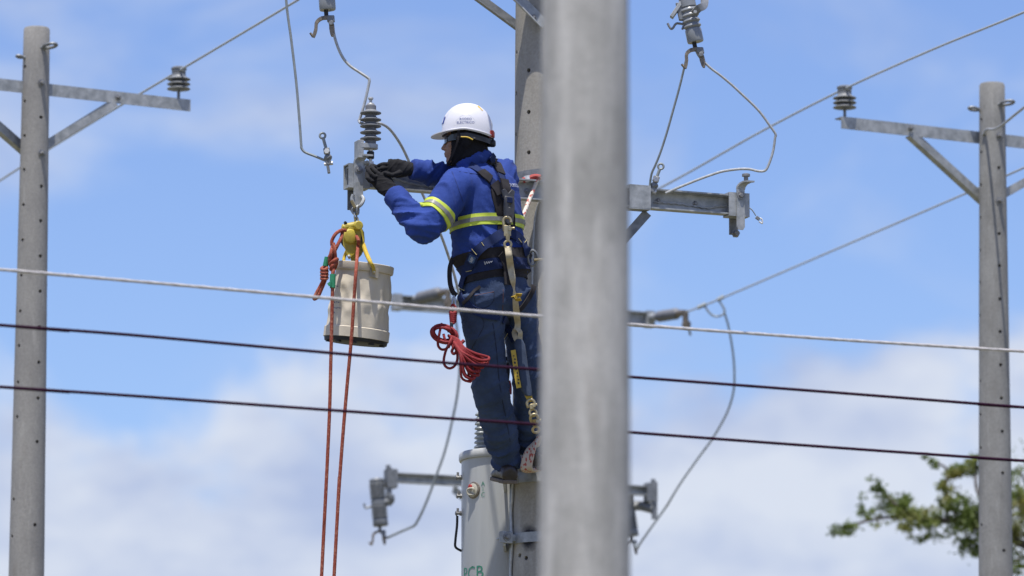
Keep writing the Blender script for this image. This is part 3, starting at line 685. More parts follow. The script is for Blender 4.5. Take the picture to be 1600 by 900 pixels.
# fittings on the left flank
fl = Vector((-0.995, -0.1, 0)).normalized()
for py, L in ((747, 0.030), (776, 0.026), (803, 0.030)):
    c_ = TB + fl * (Tr - 0.003); c_.z = at(715, py, YT).z
    mb = MB(); mb.lathe([(0.012, 0), (0.012, L * 0.4), (0.008, L * 0.45), (0.008, L * 0.8), (0.013, L * 0.82), (0.013, L), (0.006, L * 1.15)], c_, fl, 8)
    mb.box(c_ + fl * L * 0.7 + UP * 0.012, fl, Vector((0, 1, 0)), UP, 0.012, 0.012, 0.025); mb.build('terminal', 'bolt', T)
mb = MB(); c_ = at(713, 800, YT - 0.01)
mb.tube(smooth_path([at(714.5, 806, YT - 0.02), at(714, 822, YT - 0.02), at(711.5, 845, YT - 0.02), at(712, 855, YT - 0.02), at(721, 861, YT - 0.02)], 6), 0.006, 8); mb.build('ground_lead', 'black_rubber', T)
# green lettering wrapped on the tank
def on_tank(px, py):
    p0_, n0_ = tsurf(px, py, 0.0015); sd = UP.cross(n0_); a0_ = math.atan2(n0_.y, n0_.x)
    def f(x, y):
        a = a0_ + x / Tr; return Vector((TB.x + math.cos(a) * (Tr + 0.0015), TB.y + math.sin(a) * (Tr + 0.0015), p0_.z + y))
    return f
lettering('PCB', 0.088, on_tank(736.5, 896), 'lettering', 'green_print', T)
for ch, py in (('A', 756), ('1', 764.5), ('C', 773)): lettering(ch, 0.031, on_tank(754.5, py), 'lettering', 'green_print', T)
# hanger lugs and pole bands
for py, lug in ((746, 1), (840, 1)):
    z = at(820, py, YP - 0.12).z; c = PW.ctr(z); r = PW.rad(z)
    bd = MB(); hh = 0.024
    bd.loft([[c + Vector((math.cos(2 * math.pi * i / 64), math.sin(2 * math.pi * i / 64), 0)) * (r + o) + UP * h for i in range(64)] for o, h in ((0.001, -hh), (0.007, -hh), (0.007, hh), (0.001, hh))], closed=True)
    b_ = bd.build('pole_band', 'galv', T)
    la, ln = surf(PW, 806, py); q = at(788, py + 2, YP - 0.09)
    mb = MB(); mb.box(q, AD, AN, UP, 0.062, 0.05, 0.010); mb.box(q + AN * 0.022 + UP * 0.004, AD, AN, UP, 0.07, 0.008, 0.055); mb.box(q + AD * 0.06 + UP * 0.004, AD, AN, UP, 0.07, 0.04, 0.034); mb.build('lug', 'galv', T, bevel=0.003)
    bolt(T, at(789, py, q.y) + AN * 0.026, AN, 0.012, 0.018); bolt(T, q + AD * 0.075 + AN * 0.022, AN, 0.010, 0.014)
    mb = MB(); tq = Vector((TB.x, TB.y, z)); dirt = (q - tq); dirt.z = 0; dl = dirt.length; dn = dirt.normalized()
    mb.box(tq + dn * (Tr + dl) / 2, dn, UP.cross(dn), UP, dl - Tr + 0.02, 0.012, 0.07); mb.build('hanger', 'tank_paint', T)
# earth cables strapped down the left side of the pole
for i, (x0, x1) in enumerate(((798.5, 796), (803, 800.5))):
    pts = [surf(PW, x0 + (x1 - x0) * j / 10 + 0.8 * math.sin(j * 1.7 + i), 752 + 24 * j) for j in range(11)]
    tag(MB().tube(smooth_path([a + b * 0.009 for a, b in pts], 5), 0.0065, 8).build('earth_cable', 'alu' if i else 'wire_grey'), ['dull grey earth cable running down the pole edge next to the transformer', 'brighter aluminium earth cable down the pole, just right of the dull one'][i], 'cable')

# ---------------------------------------------------------------- gear on the distant pole
YM0 = YM - 0.18
def far_arm(label, pL, pR, hpx, lift=0):
    a = at(*pL); b = at(*pR); b.z = a.z; d = (b - a).normalized(); n_ = Vector((d.y, -d.x, 0)); h = hpx / scale_at(YM)
    root = thing('crossarm', label, 'crossarm', (a + b) / 2 - UP * h, 'steel crossarms')
    pf = [(0, 0), (0.055, 0), (0.055, -0.008), (0.008, -0.008), (0.008, -h + 0.008), (0.055, -h + 0.008), (0.055, -h), (0, -h)]
    mb = MB(); mb.loft([[p + n_ * x + UP * y for x, y in pf] for p in (a, b)]); mb.build('channel', 'galv', root, smooth=False)
    return root, a, b, d, n_, h
fa = far_arm('distant crossarm with strain insulators, level with the lineman hips', (611, 462, YM0 - 0.36), (1018, 488, YM0 + 0.36), 22)
for sgn in (-1, 1):
    e = fa[2] if sgn > 0 else fa[1]
    for w in (0.0,):
        mb = MB(); mb.box(e - fa[3] * sgn * 0.03 + fa[4] * 0.028 - UP * fa[5] / 2, fa[3], fa[4], UP, 0.06, 0.07, fa[5] + 0.014); mb.build('end_sleeve', 'galv', fa[0], smooth=False)
fb = far_arm('distant lower crossarm behind the transformer with a fuse cutout at each end', (604, 739, YM0 - 0.33), (1018, 757.5, YM0 + 0.36), 15)
for sgn in (-1, 1):
    e = fb[2] if sgn > 0 else fb[1]
    q = e - fb[3] * sgn * 0.075 - UP * fb[5]
    p2, n2 = PM.ctr(e.z - 0.45), 0
    mb = MB(); mb.box(e - fb[3] * sgn * 0.02 + fb[4] * 0.03 - UP * (fb[5] / 2 + 0.01), fb[3], fb[4], UP, 0.075, 0.075, fb[5] + 0.06); mb.box(e - fb[3] * sgn * 0.0 - UP * 0.1 + fb[4] * 0.05, fb[3], fb[4], UP, 0.035, 0.02, 0.26); mb.lathe([(0.016, 0), (0.016, 0.04)], e + UP * 0.01 + fb[4] * 0.03, UP, 8); mb.build('end_bracket', 'galv_dark', fb[0], smooth=False)
    angle_bar(e - fb[3] * sgn * 0.50 - UP * fb[5], PM.ctr(e.z - 0.5) + fb[4] * 0.06, 0.05, 0.007, -UP, -fb[4]).build('brace', 'galv', fb[0], smooth=False)
cutout('blurred grey fuse cutout hanging left of the transformer on the far lower crossarm', (588, 748), (595, 822), 12, YM - 0.55, hook=1, strap=False, body='porcelain_dark')
cutout('blurred fuse cutout half hidden behind the right edge of the foreground pole', (977, 768), (987, 838), 11.5, YM + 0.2, hook=1, strap=False, body='porcelain_dark')
for (pa, ya) in (((592, 782), YM - 0.55), ((983, 790), YM + 0.2)):
    p = at(*pa, ya); mb = MB()
    e = fb[1] if pa[0] < 800 else fb[2]
    mb.tube(smooth_path([e - UP * 0.16 + fb[4] * 0.05, p + Vector((0.07, 0, 0.0)), p + Vector((0.0, 0, -0.01))], 6), 0.034, 8); mb.tube(smooth_path([p + Vector((-0.05, 0, -0.04)), p + Vector((-0.09, 0, -0.05)), p + Vector((-0.10, 0, -0.02))], 4), 0.008, 6); mb.build('cutout_strap', 'galv_dark', fb[0])
def strain(label, p, q, Y0, Y1, rpx):
    a = at(*p, Y0); b = at(*q, Y1); d = (b - a).normalized(); L = (b - a).length; r = rpx / scale_at(YM)
    root = thing('strain_insulator', label, 'insulator', a, 'strain insulators on the distant crossarm')
    pr = [(r * 0.5, L * 0.25)]
    for i in range(6):
        h = L * (0.27 + 0.085 * i); st = L * 0.085; pr += [(r * 0.72, h), (r, h + st * 0.3), (r, h + st * 0.5), (r * 0.72, h + st * 0.9)]
    pr += [(r * 0.4, L * 0.79)]
    MB().lathe(pr, a, d, 20).build('shed_body', 'polymer', root)
    MB().lathe([(0.022, -0.02), (0.03, L * 0.1), (0.022, L * 0.27)], a, d, 10).build('clevis', 'galv', root)
    u = UP - d * d.z; u.normalize()
    mb = MB(); mb.lathe([(0.018, L * 0.76), (0.024, L * 0.9), (0.016, L * 1.0)], a, d, 10); mb.box(b - UP * 0.045, d, UP, d.cross(UP).normalized(), 0.035, 0.12, 0.03); mb.lathe([(0.03, 0), (0.03, 0.03)], b - UP * 0.085, d, 8); mb.build('dead_end_clamp', 'bronze', root)
    return a, b
dA, dB = strain('grey strain insulator at the right end of the distant crossarm', (1014, 497), (1071, 488), YM0 + 0.34, YM0 - 0.25, 9)
dC, dD = strain('round grey strain insulator on the distant crossarm seen between bucket and lineman', (640, 470), (700, 455), YM0 - 0.25, YM0 - 0.85, 10)
tl = at(1078, 514, dB.y); wire('wire_tail', 'short wire end hanging under the right strain insulator', [dB - UP * 0.07, at(1075, 508, dB.y), at(1079, 524, dB.y)], 0.009, 'wire_grey', cat='wire')
# overhead line wires
insL2 = at(279, 107, insL.y)
def far_line(name, label, pts, r=0.0068, m='line_alu'): return wire(name, label, pts, r, m, n=10)
far_line('line_wire', 'line wire crossing the left-hand insulator and climbing to the top edge', [at(-400, 540, 48), at(0, 282, 38.5), at(130, 200, 36), Vector((insL.x, insL.y, insL.z - 0.025)), at(465, 0, 31.6), at(760, -180, 27.6), at(1300, -520, 22)])
far_line('line_wire', 'line wire from the distant crossarm up over the right-hand insulator', [dD, at(845, 388, 39.3), at(1040, 289, 37.4), at(1190, 205, 36), Vector((insR.x, insR.y, insR.z - 0.02)), at(1460, 76, 32.9), at(1600, 19, 31.3), at(1900, -110, 28.5), at(2600, -420, 24)])
far_line('line_wire', 'lower line wire running up right behind the right-hand pole', [dB, at(1125, 467, YM0 - 0.8), at(1300, 392, 39), at(1500, 306, 36.9), at(1600, 262, 35.7), at(1790, 176, 33.9), at(2300, -50, 30)])
sw, swn = surf(PR, 1537, 211)
far_line('stay_wire', 'pale wire tied to the front of the right-hand pole, running off to the upper right', [sw + swn * .006, sw + swn * .03 + Vector((.04, -.05, .02)), at(1560, 199, YR - .5), at(1600, 168, YR - 1.2), at(1700, 90, YR - 2.6)], .0075, 'alu')
# tap loop and hanging leads
yy = YM0 - 0.75
mb = MB(); mb.tube(smooth_path([at(1101, 478, yy), at(1108, 488, yy), at(1115, 493.5, yy), at(1124, 494, yy), at(1131, 490, yy), at(1132, 484, yy), at(1127, 475, yy), at(1122, 468, yy)], 5), 0.007, 8)
mb.tube([at(1090, 481, yy), at(1103, 475, yy)], 0.014, 8); mb.tube([at(1121, 469, yy), at(1131, 463, yy)], 0.014, 8)
tag(mb.build('tap_connector', 'wire_grey'), 'small wire loop with two connectors on the lower line wire', 'connector')
wire('drop_wire', 'long thin drop wire curving from the tap loop down to the right-hand far cutout', pw([(1131, 486), (1137, 505), (1142, 530), (1146, 558), (1147.5, 585), (1146, 612), (1138, 640), (1126, 664), (1110, 690), (1090, 717), (1062, 757), (1044, 787), (1040, 793), (1012, 832), (999, 851), (996, 857), (992, 850)], (yy, YM + 0.1)), 0.0072, 'wire_grey')
wire('drop_wire', 'long thin drop wire from behind the lineman down to the far cutout at left', pw([(702, 462), (712, 500), (717, 545), (718, 580), (714, 620), (706, 660), (695, 705), (681, 745), (668, 780), (658, 803), (650, 818), (646, 822), (630, 829), (612, 837), (604, 840), (598, 834)], (YM0 - 0.85, YM - 0.5)), 0.0085, 'wire_grey')

# ---------------------------------------------------------------- three near conductors
def conductor(label, pts, r, m, twist=None):
    pp = []
    for (x, y) in pts:
        X = (x - 914) / 395.0; Yc = 24.0 + 0.45 * X; pp.append(at(x, y, Yc))
    d0 = (pp[0] - pp[1]).normalized(); d1 = (pp[-1] - pp[-2]).normalized()
    q = smooth_path([pp[0] + d0 * 6] + pp + [pp[-1] + d1 * 6], 4)
    if twist:
        # resample evenly so that the strands show
        ds = [0]; 
        for i in range(1, len(q)): ds.append(ds[-1] + (q[i] - q[i - 1]).length)
        n_ = int(ds[-1] / 0.012); o = []; j = 0
        for i in range(n_):
            s = ds[-1] * i / (n_ - 1)
            while j < len(ds) - 2 and ds[j + 1] < s: j += 1
            o.append(q[j].lerp(q[j + 1], (s - ds[j]) / max(ds[j + 1] - ds[j], 1e-9)))
        q = o
    return tag(MB().tube(q, r, 14 if twist else 10, twist=twist).build('overhead_cable', m), label, 'cable', 'near overhead cables')
mat('bare_alu', (0.56, 0.54, 0.53), (0.42, 0.40, 0.40), rough=0.55, metal=0.15, scale=120)
conductor('twisted bare aluminium cable crossing in front, uppermost of the three', [(-60, 415.5), (0, 421), (200, 438.5), (400, 456), (660, 479), (835, 493.5), (985, 507), (1300, 530), (1600, 549), (1680, 554)], 0.0062, 'bare_alu', (6, 0.11, 0.07))
conductor('middle dark insulated cable of the three crossing in front', [(-60, 503), (0, 508), (200, 523), (400, 541), (660, 564), (835, 577), (985, 589), (1300, 613), (1600, 636.5), (1680, 642)], 0.0062, 'cable_black')
conductor('lowest dark insulated cable of the three crossing in front', [(-60, 600), (0, 604.5), (200, 618), (400, 632.5), (660, 651), (835, 663), (985, 675.5), (1300, 699), (1600, 720), (1680, 725)], 0.0062, 'cable_black')
# ---------------------------------------------------------------- the lineman
K = scale_at(28.15)
TH = R(38); FW = Vector((-math.cos(TH), math.sin(TH), 0)); LF = Vector((-math.sin(TH), -math.cos(TH), 0))
HTH = R(6); HF = Vector((-math.cos(HTH), math.sin(HTH), 0)); HL = Vector((-math.sin(HTH), -math.cos(HTH), 0))
def cloth(name, c1, c2, weave, bump, sc_=5, shn=0.03, dist=0.0012):
    m = mat(name, c1, c2, rough=0.85, scale=sc_, detail=8, sheen=shn, spec=0.2)
    n = m.node_tree.nodes; l = m.node_tree.links; b = n['Principled BSDF']; tcn = [x for x in n if x.type == 'TEX_COORD'][0]
    nz = n.new('ShaderNodeTexNoise'); nz.inputs['Scale'].default_value = weave; nz.inputs['Detail'].default_value = 3
    mid = n.new('ShaderNodeTexNoise'); mid.inputs['Scale'].default_value = 55; mid.inputs['Detail'].default_value = 5
    ad = n.new('ShaderNodeMath'); ad.operation = 'MULTIPLY_ADD'; ad.inputs[1].default_value = 1.2
    l.new(tcn.outputs['Object'], nz.inputs['Vector']); l.new(tcn.outputs['Object'], mid.inputs['Vector'])
    l.new(mid.outputs['Fac'], ad.inputs[0]); l.new(nz.outputs['Fac'], ad.inputs[2])
    bp = n.new('ShaderNodeBump'); bp.inputs['Strength'].default_value = bump; bp.inputs['Distance'].default_value = dist
    l.new(ad.outputs[0], bp.inputs['Height']); l.new(bp.outputs[0], b.inputs['Normal'])
    return m
cloth('shirt_blue', (0.030, 0.066, 0.290), (0.022, 0.048, 0.215), 500, 0.6, dist=0.003)
cloth('denim', (0.050, 0.078, 0.155), (0.030, 0.048, 0.100), 420, 0.7, 9, dist=0.003)
cloth('glove_black', (0.020, 0.020, 0.023), (0.011, 0.011, 0.013), 300, 0.6, 30)
cloth('knit_black', (0.013, 0.013, 0.016), (0.008, 0.008, 0.010), 400, 0.5, 30)
cloth('webbing_black', (0.030, 0.027, 0.030), (0.018, 0.016, 0.018), 350, 0.6, 20)
cloth('webbing_navy', (0.016, 0.030, 0.105), (0.010, 0.019, 0.065), 350, 0.6, 20)
cloth('webbing_cream', (0.52, 0.46, 0.33), (0.36, 0.31, 0.21), 350, 0.6, 25)
mat('skin', (0.34, 0.19, 0.125), (0.28, 0.15, 0.10), rough=0.5, scale=25, bump=0.08, bscale=90)
mat('hiviz', (0.60, 0.70, 0.07), (0.50, 0.60, 0.06), rough=0.6, scale=30)
mat('retro_grey', (0.27, 0.27, 0.26), (0.20, 0.20, 0.19), rough=0.5, metal=0.1, scale=40)
mat('helmet_white', (0.66, 0.66, 0.71), (0.62, 0.62, 0.67), rough=0.33, scale=4, coat=0.3)
mat('boot_leather', (0.042, 0.029, 0.022), (0.018, 0.014, 0.012), rough=0.38, scale=20, bump=0.2, bscale=60)
mat('boot_sole', (0.16, 0.13, 0.10), (0.10, 0.08, 0.065), rough=0.8)
mat('dark_lens', (0.006, 0.006, 0.007), (0.004, 0.004, 0.005), rough=0.12, coat=0.5)
mat('plastic_black', (0.022, 0.022, 0.026), (0.014, 0.014, 0.016), rough=0.4, scale=30)
mat('yellow_trim', (0.62, 0.42, 0.02), (0.52, 0.33, 0.02), rough=0.6)
mat('brass', (0.52, 0.44, 0.27), (0.36, 0.30, 0.18), rough=0.38, metal=0.7, scale=50)
mat('steel_bright', (0.62, 0.62, 0.60), (0.45, 0.45, 0.44), rough=0.35, metal=0.7, scale=50)
mat('blue_print', (0.02, 0.05, 0.25), (0.02, 0.045, 0.22), rough=0.5)
mat('white_print', (0.62, 0.64, 0.70), (0.5, 0.52, 0.6), rough=0.7)
mat('lock_red', (0.42, 0.035, 0.02), (0.32, 0.025, 0.018), rough=0.45)

# joints: (px, py, distance)
J = {k: at(*v) for k, v in dict(
    shL=(716, 292, 28.00), elL=(664, 357, 27.88), wrL=(615, 304, 28.02),
    shR=(786, 273, 28.30), elR=(714, 279, 28.24), wrR=(643, 264, 28.14),
    chest=(761, 315, 28.15), neck=(746, 262, 28.15), waist=(768, 405, 28.13),
    hipL=(751, 468, 28.06), hipR=(804, 462, 28.20), pel=(775, 450, 28.13),
    knL=(767, 610, 28.20), anL=(792, 722, 28.40), knR=(828, 592, 28.30), anR=(829, 702, 28.47)).items()}
Hc = at(731, 208, 28.10)
def hp(f, l=0.0, u=0.0): return Hc + HF * f + HL * l + UP * u
person = thing('person', 'lineman in a white helmet, blue shirt and jeans working at the crossarm', 'person', at(806, 752, 28.4))

def super_ring(c, a, b, ax=FW, bx=LF, n=40, p=2.4, up=None):
    o = []
    for i in range(n):
        t = 2 * math.pi * i / n; ct, st = math.cos(t), math.sin(t)
        o.append(c + ax * a * math.copysign(abs(ct) ** (2 / p), ct) + bx * b * math.copysign(abs(st) ** (2 / p), st))
    return o
def remesh(mb, vox, it=4, name='tmp', fac=0.5):
    me = mb.mesh(name, Vector((0, 0, 0)))
    bm = bmesh.new(); bm.from_mesh(me); bmesh.ops.recalc_face_normals(bm, faces=bm.faces); bm.to_mesh(me); bm.free()
    o = bpy.data.objects.new(name, me); col.objects.link(o)
    # local origin near the part for precision
    md = o.modifiers.new('r', 'REMESH'); md.mode = 'VOXEL'; md.voxel_size = vox
    ms = o.modifiers.new('s', 'SMOOTH'); ms.iterations = it; ms.factor = fac
    dg = bpy.context.evaluated_depsgraph_get(); dg.update(); m2 = bpy.data.meshes.new_from_object(o.evaluated_get(dg))
    r = ([v.co.copy() for v in m2.vertices], [tuple(p.vertices) for p in m2.polygons], [v.normal.copy() for v in m2.vertices])
    bpy.data.objects.remove(o); bpy.data.meshes.remove(me); bpy.data.meshes.remove(m2); return r
def segdist(p, a, b):
    ab = b - a; t = max(0.0, min(1.0, (p - a).dot(ab) / ab.length_squared)); return (p - (a + ab * t)).length, t
def wrinkle(vs, ns, bones, seed=0.0):
    o = []
    pre = []
    for (a, b, amp, ka, kp, skew) in bones:
        d = (b - a).normalized(); u, v = perp(d); pre.append((a, b, amp, ka, kp, d, u, v, skew))
    for p, nn in zip(vs, ns):
        W = 0; D = 0
        for (a, b, amp, ka, kp, d, u, v, skew) in pre:
            dist, t = segdist(p, a, b); wgt = 1.0 / (dist + 0.01) ** 6
            q = p - a; x = q.dot(d); y = q.dot(u); z = q.dot(v)
            x2 = x + skew * z + 0.02 * noise.noise(Vector((y * 9, z * 9, x * 5 + seed)))
            n1 = noise.noise(Vector((x2 * ka + seed, y * kp, z * kp)))
            n2 = noise.noise(Vector((x2 * ka * 2.1 + seed + 9, y * kp * 1.6, z * kp * 1.6 + 4)))
            rg = (1 - abs(n1) * 1.6); rg = max(rg, 0) ** 1.8
            rg2 = max(1 - abs(n2) * 1.8, 0) ** 2
            aa = amp(t) if callable(amp) else amp
            D += wgt * aa * (rg - 0.35 + 0.35 * (rg2 - 0.3)); W += wgt
        o.append(p + nn * (D / W))
    return o

# --- shirt
mb = MB()
def T3(px, py): return at(px, py, 28.15)
tr = [(774, 428, .115, .155), (771, 417, .130, .172), (768, 405, .148, .192), (766, 395, .150, .196), (764, 378, .140, .193), (762, 355, .136, .197), (760, 330, .136, .202), (758, 306, .132, .202), (757, 290, .122, .190), (755, 278, .105, .165), (752, 267, .085, .115), (748, 259, .07, .08)]
mb.loft([super_ring(T3(x, y), a, b) for x, y, a, b in tr])
for sd in ('L', 'R'):
    a, b, c = J['sh' + sd], J['el' + sd], J['wr' + sd]; inn = J['chest'] * 0.35 + a * 0.65 + UP * 0.01
    path = [inn, a, a.lerp(b, 0.33), a.lerp(b, 0.66), a.lerp(b, 0.88) , b, b.lerp(c, 0.15), b.lerp(c, 0.4), b.lerp(c, 0.7), b.lerp(c, 0.92), c]
    rad = [.085, .088, .080, .076, .072, .070, .069, .064, .058, .053, .052] if sd == 'L' else [.08, .078, .072, .066, .062, .060, .060, .056, .052, .047, .045]
    sp = smooth_path(path, 3); rr_ = []
    for i in range(len(sp)):
        f = i / 3; j = min(int(f), len(rad) - 2); rr_.append(rad[j] + (rad[j + 1] - rad[j]) * (f - j))
    mb.tube(sp, rr_, 24)
    # stitched cuff, a little wider than the sleeve end
    cd = (c - b).normalized(); rc = rad[-1]
    mb.lathe([(rc * 0.9, -0.085), (rc + 0.007, -0.080), (rc + 0.006, -0.004), (rc + 0.002, 0.0)], c, cd, 28)
ca = (UP * math.cos(R(22)) + HF * math.sin(R(22))).normalized(); cf = (HF - ca * HF.dot(ca)).normalized()
mb.loft([super_ring(at(744, 262, 28.14), .095, .098, cf, HL, 32, 2.1), super_ring(at(740, 254, 28.12), .092, .088, cf, HL, 32, 2.1), super_ring(at(736.5, 247, 28.11), .088, .082, cf, HL, 32, 2.1), super_ring(at(738, 252, 28.11), .070, .066, cf, HL, 32, 2.1)])
vs, fs, ns = remesh(mb, 0.0075, 3)
armamp = lambda t: 0.011 + 0.010 * max(0, (t - 0.55) / 0.45)
foreamp = lambda t: 0.020 * (1 - t) ** 0.7 + 0.005 if t < 0.72 else 0.003
vs = wrinkle(vs, ns, [(T3(774, 430), T3(752, 270), lambda t: 0.028 - 0.014 * t, 8.0, 3.0, 1.4), (J['shL'], J['elL'], armamp, 11, 4, 0.8), (J['elL'], J['wrL'], foreamp, 13, 6, 1.3), (J['shR'], J['elR'], armamp, 20, 6, 0.4), (J['elR'], J['wrR'], foreamp, 30, 6, 0.5)], 3.3)
b_ = MB(); b_.v = vs; b_.f = fs; shirt = b_.build('shirt', 'shirt_blue', person, angle=80)
shirt_bvh = BVHTree.FromPolygons(vs, fs)
# --- trousers
mb = MB()
mb.loft([super_ring(T3(x, y), a, b) for x, y, a, b in [(771, 408, .112, .152), (772, 425, .118, .160), (774, 445, .130, .172), (775, 465, .138, .180), (776, 483, .130, .178), (777, 498, .10, .15)]])
for sd, rad in (('L', [.105, .105, .092, .086, .088, .083, .078, .075, .068, .058]), ('R', [.10, .095, .084, .082, .084, .080, .076, .074, .068, .060])):
    h, k_, a = J['hip' + sd], J['kn' + sd], J['an' + sd]
    path = [h + UP * 0.03, h.lerp(k_, 0.15), h.lerp(k_, 0.45), h.lerp(k_, 0.75), k_, k_.lerp(a, 0.2), k_.lerp(a, 0.45), k_.lerp(a, 0.7), k_.lerp(a, 0.88), a - UP * 0.022]
    sp = smooth_path(path, 3); rr_ = []
    for i in range(len(sp)):
        f = i / 3; j = min(int(f), len(rad) - 2); rr_.append(rad[j] + (rad[j + 1] - rad[j]) * (f - j))
    mb.tube(sp, rr_, 26)
tv, tf, tn = remesh(mb, 0.0075, 4)
th_ = lambda t: 0.006 + 0.007 * max(0, t - 0.6) / 0.4
sh_ = lambda t: 0.008 + 0.013 * t * t
tv = wrinkle(tv, tn, [(T3(772, 415), T3(777, 480), 0.006, 14, 6, 0.2), (J['hipL'], J['knL'], th_, 15, 4.5, 0.5), (J['knL'], J['anL'], sh_, 19, 5, 0.35), (J['hipR'], J['knR'], th_, 15, 4.5, 0.5), (J['knR'], J['anR'], sh_, 18, 5, 0.35)], 8.1)
b_ = MB(); b_.v = tv; b_.f = tf; trousers = b_.build('trousers', 'denim', person, angle=80)
nv = len(vs); all_bvh = BVHTree.FromPolygons(vs + tv, fs + [tuple(i + nv for i in f) for f in tf])
def cast(px, py, bvh=None, off=0.0):
    h = (bvh or all_bvh).ray_cast(CAM, ray(px, py).normalized())
    if h[0] is None: h = (bvh or all_bvh).find_nearest(at(px, py, 28.15))
    n_ = h[1]
    # steadier normal: mean of neighbours
    acc = Vector(n_)
    for dx, dy in ((4, 0), (-4, 0), (0, 4), (0, -4)):
        g_ = (bvh or all_bvh).ray_cast(CAM, ray(px + dx, py + dy).normalized())
        if g_[0] is not None and (g_[0] - h[0]).length < 0.12: acc += g_[1]
    acc.normalize(); return h[0] + acc * off, acc

# --- body: head with a face, neck, trunk and limbs in one skin
mb = MB()
def ell(f, l, u, a, b, c, tilt=0.0):
    ct, st = math.cos(tilt), math.sin(tilt); mb.ellipsoid(hp(f, l, u), (HF * ct + UP * st) * a, HL * b, (UP * ct - HF * st) * c)
ell(0.0, 0, 0.0, .098, .077, .094); ell(.045, 0, -.065, .060, .058, .075); ell(.062, 0, -.035, .045, .055, .05); ell(.082, 0, -.132, .022, .026, .018); ell(.04, 0, -.115, .055, .05, .03)
ell(.088, 0, -.022, .020, .045, .012); ell(.085, 0, -.100, .022, .028, .030)
mb.tube([hp(.096, 0, -.030), hp(.106, 0, -.050), hp(.114, 0, -.068), hp(.104, 0, -.080)], [.008, .009, .011, .008], 12)
ell(.117, 0, -.071, .011, .011, .010)
for s_ in (-1, 1):
    ell(.104, s_ * .013, -.076, .010, .007, .007); ell(.070, s_ * .040, -.060, .022, .018, .02); ell(-.002, s_ * .078, -.045, .016, .008, .028)
ell(.104, 0, -.097, .010, .022, .0055); ell(.101, 0, -.108, .010, .019, .006)
mb.tube([hp(-.02, 0, -.06), at(748, 250, 28.13), J['neck'] - UP * 0.04], [.062, .060, .070], 20)
mb.loft([super_ring(T3(x, y), a - .035, b - .04) for x, y, a, b in tr[1:10]] + [super_ring(T3(750, 264), .06, .065)])
for sd in ('L', 'R'):
    mb.tube([J['chest'].lerp(J['sh' + sd], 0.6), J['sh' + sd], J['sh' + sd].lerp(J['el' + sd], .5), J['el' + sd], J['el' + sd].lerp(J['wr' + sd], .35), J['wr' + sd]], [.05, .055, .046, .038, .038, .027], 16)
    mb.tube([J['pel'], J['hip' + sd], J['hip' + sd].lerp(J['kn' + sd], .5), J['kn' + sd], J['kn' + sd].lerp(J['an' + sd], .3), J['an' + sd]], [.08, .078, .066, .052, .050, .036], 16)
bv, bf, bn = remesh(mb, 0.0048, 2)
b_ = MB(); b_.v = bv; b_.f = bf; body = b_.build('body', 'skin', person, angle=80)
for s_ in (-1, 1): MB().ellipsoid(hp(.086, s_ * .031, -.034), HF * .012, HL * .012, UP * .012, 12, 8).build('eye', 'white_print', body)
# --- balaclava, cut open at the face
mb = MB()
e = .007
ell(0.0, 0, 0.0, .098 + e, .077 + e, .094 + e); ell(.040, 0, -.065, .060 + e, .060 + e, .075 + e); ell(.060, 0, -.035, .045 + e, .055 + e, .05 + e); ell(.078, 0, -.130, .024 + e, .030 + e, .020 + e); ell(.04, 0, -.115, .055 + e, .05 + e, .034 + e)
for s_ in (-1, 1): ell(.066, s_ * .040, -.062, .024 + e, .018 + e, .022 + e); ell(-.002, s_ * .072, -.045, .02 + e, .012 + e, .03 + e)
mb.tube([hp(-.015, 0, -.05), hp(-.02, 0, -.09), at(748, 250, 28.13), J['neck'] - UP * 0.02], [.068, .073, .070, .085], 24)
kv, kf, kn = remesh(mb, 0.006, 4)
kv = wrinkle(kv, kn, [(hp(.02, 0, -.02), J['neck'], lambda t: 0.001 + 0.008 * t, 30, 6, 0.9)], 1.7)
def in_face(p):
    q = p - Hc; f, u = q.dot(HF), q.dot(UP); return f > .076 + 0.10 * max(0, -u - 0.10) and u < 0.02 and u > -.149
keep = [f for f in kf if not any(in_face(kv[i]) for i in f)]
b_ = MB(); b_.v = kv; b_.f = keep; b_.build('balaclava', 'knit_black', person, angle=80)
# --- safety glasses
gl_ = MB(); rings = []
for i in range(17):
    a = R(-78 + 156 * i / 16); fx = .030 + .078 * math.cos(a); ly = .078 * math.sin(a)
    rings.append([hp(fx + o, ly * (1 + o * 3), u) for o, u in ((0, -.058 + .012 * abs(math.sin(a))), (.003, -.058 + .012 * abs(math.sin(a))), (.004, -.018), (0, -.018))])
gl_.loft(rings); gls = gl_.build('safety_glasses', 'dark_lens', person)
for s_ in (-1, 1):
    MB().tube([hp(.045, s_ * .080, -.034), hp(.01, s_ * .088, -.036), hp(-.045, s_ * .087, -.044)], [.006, .007, .005], 8).build('temple', 'plastic_black', gls)
    MB().tube(smooth_path([hp(.022, s_ * .094, -.036), hp(-.010, s_ * .096, -.039), hp(-.034, s_ * .094, -.051)], 4), [.0035] * 9, 6).build('temple_trim', 'yellow_trim', gls)

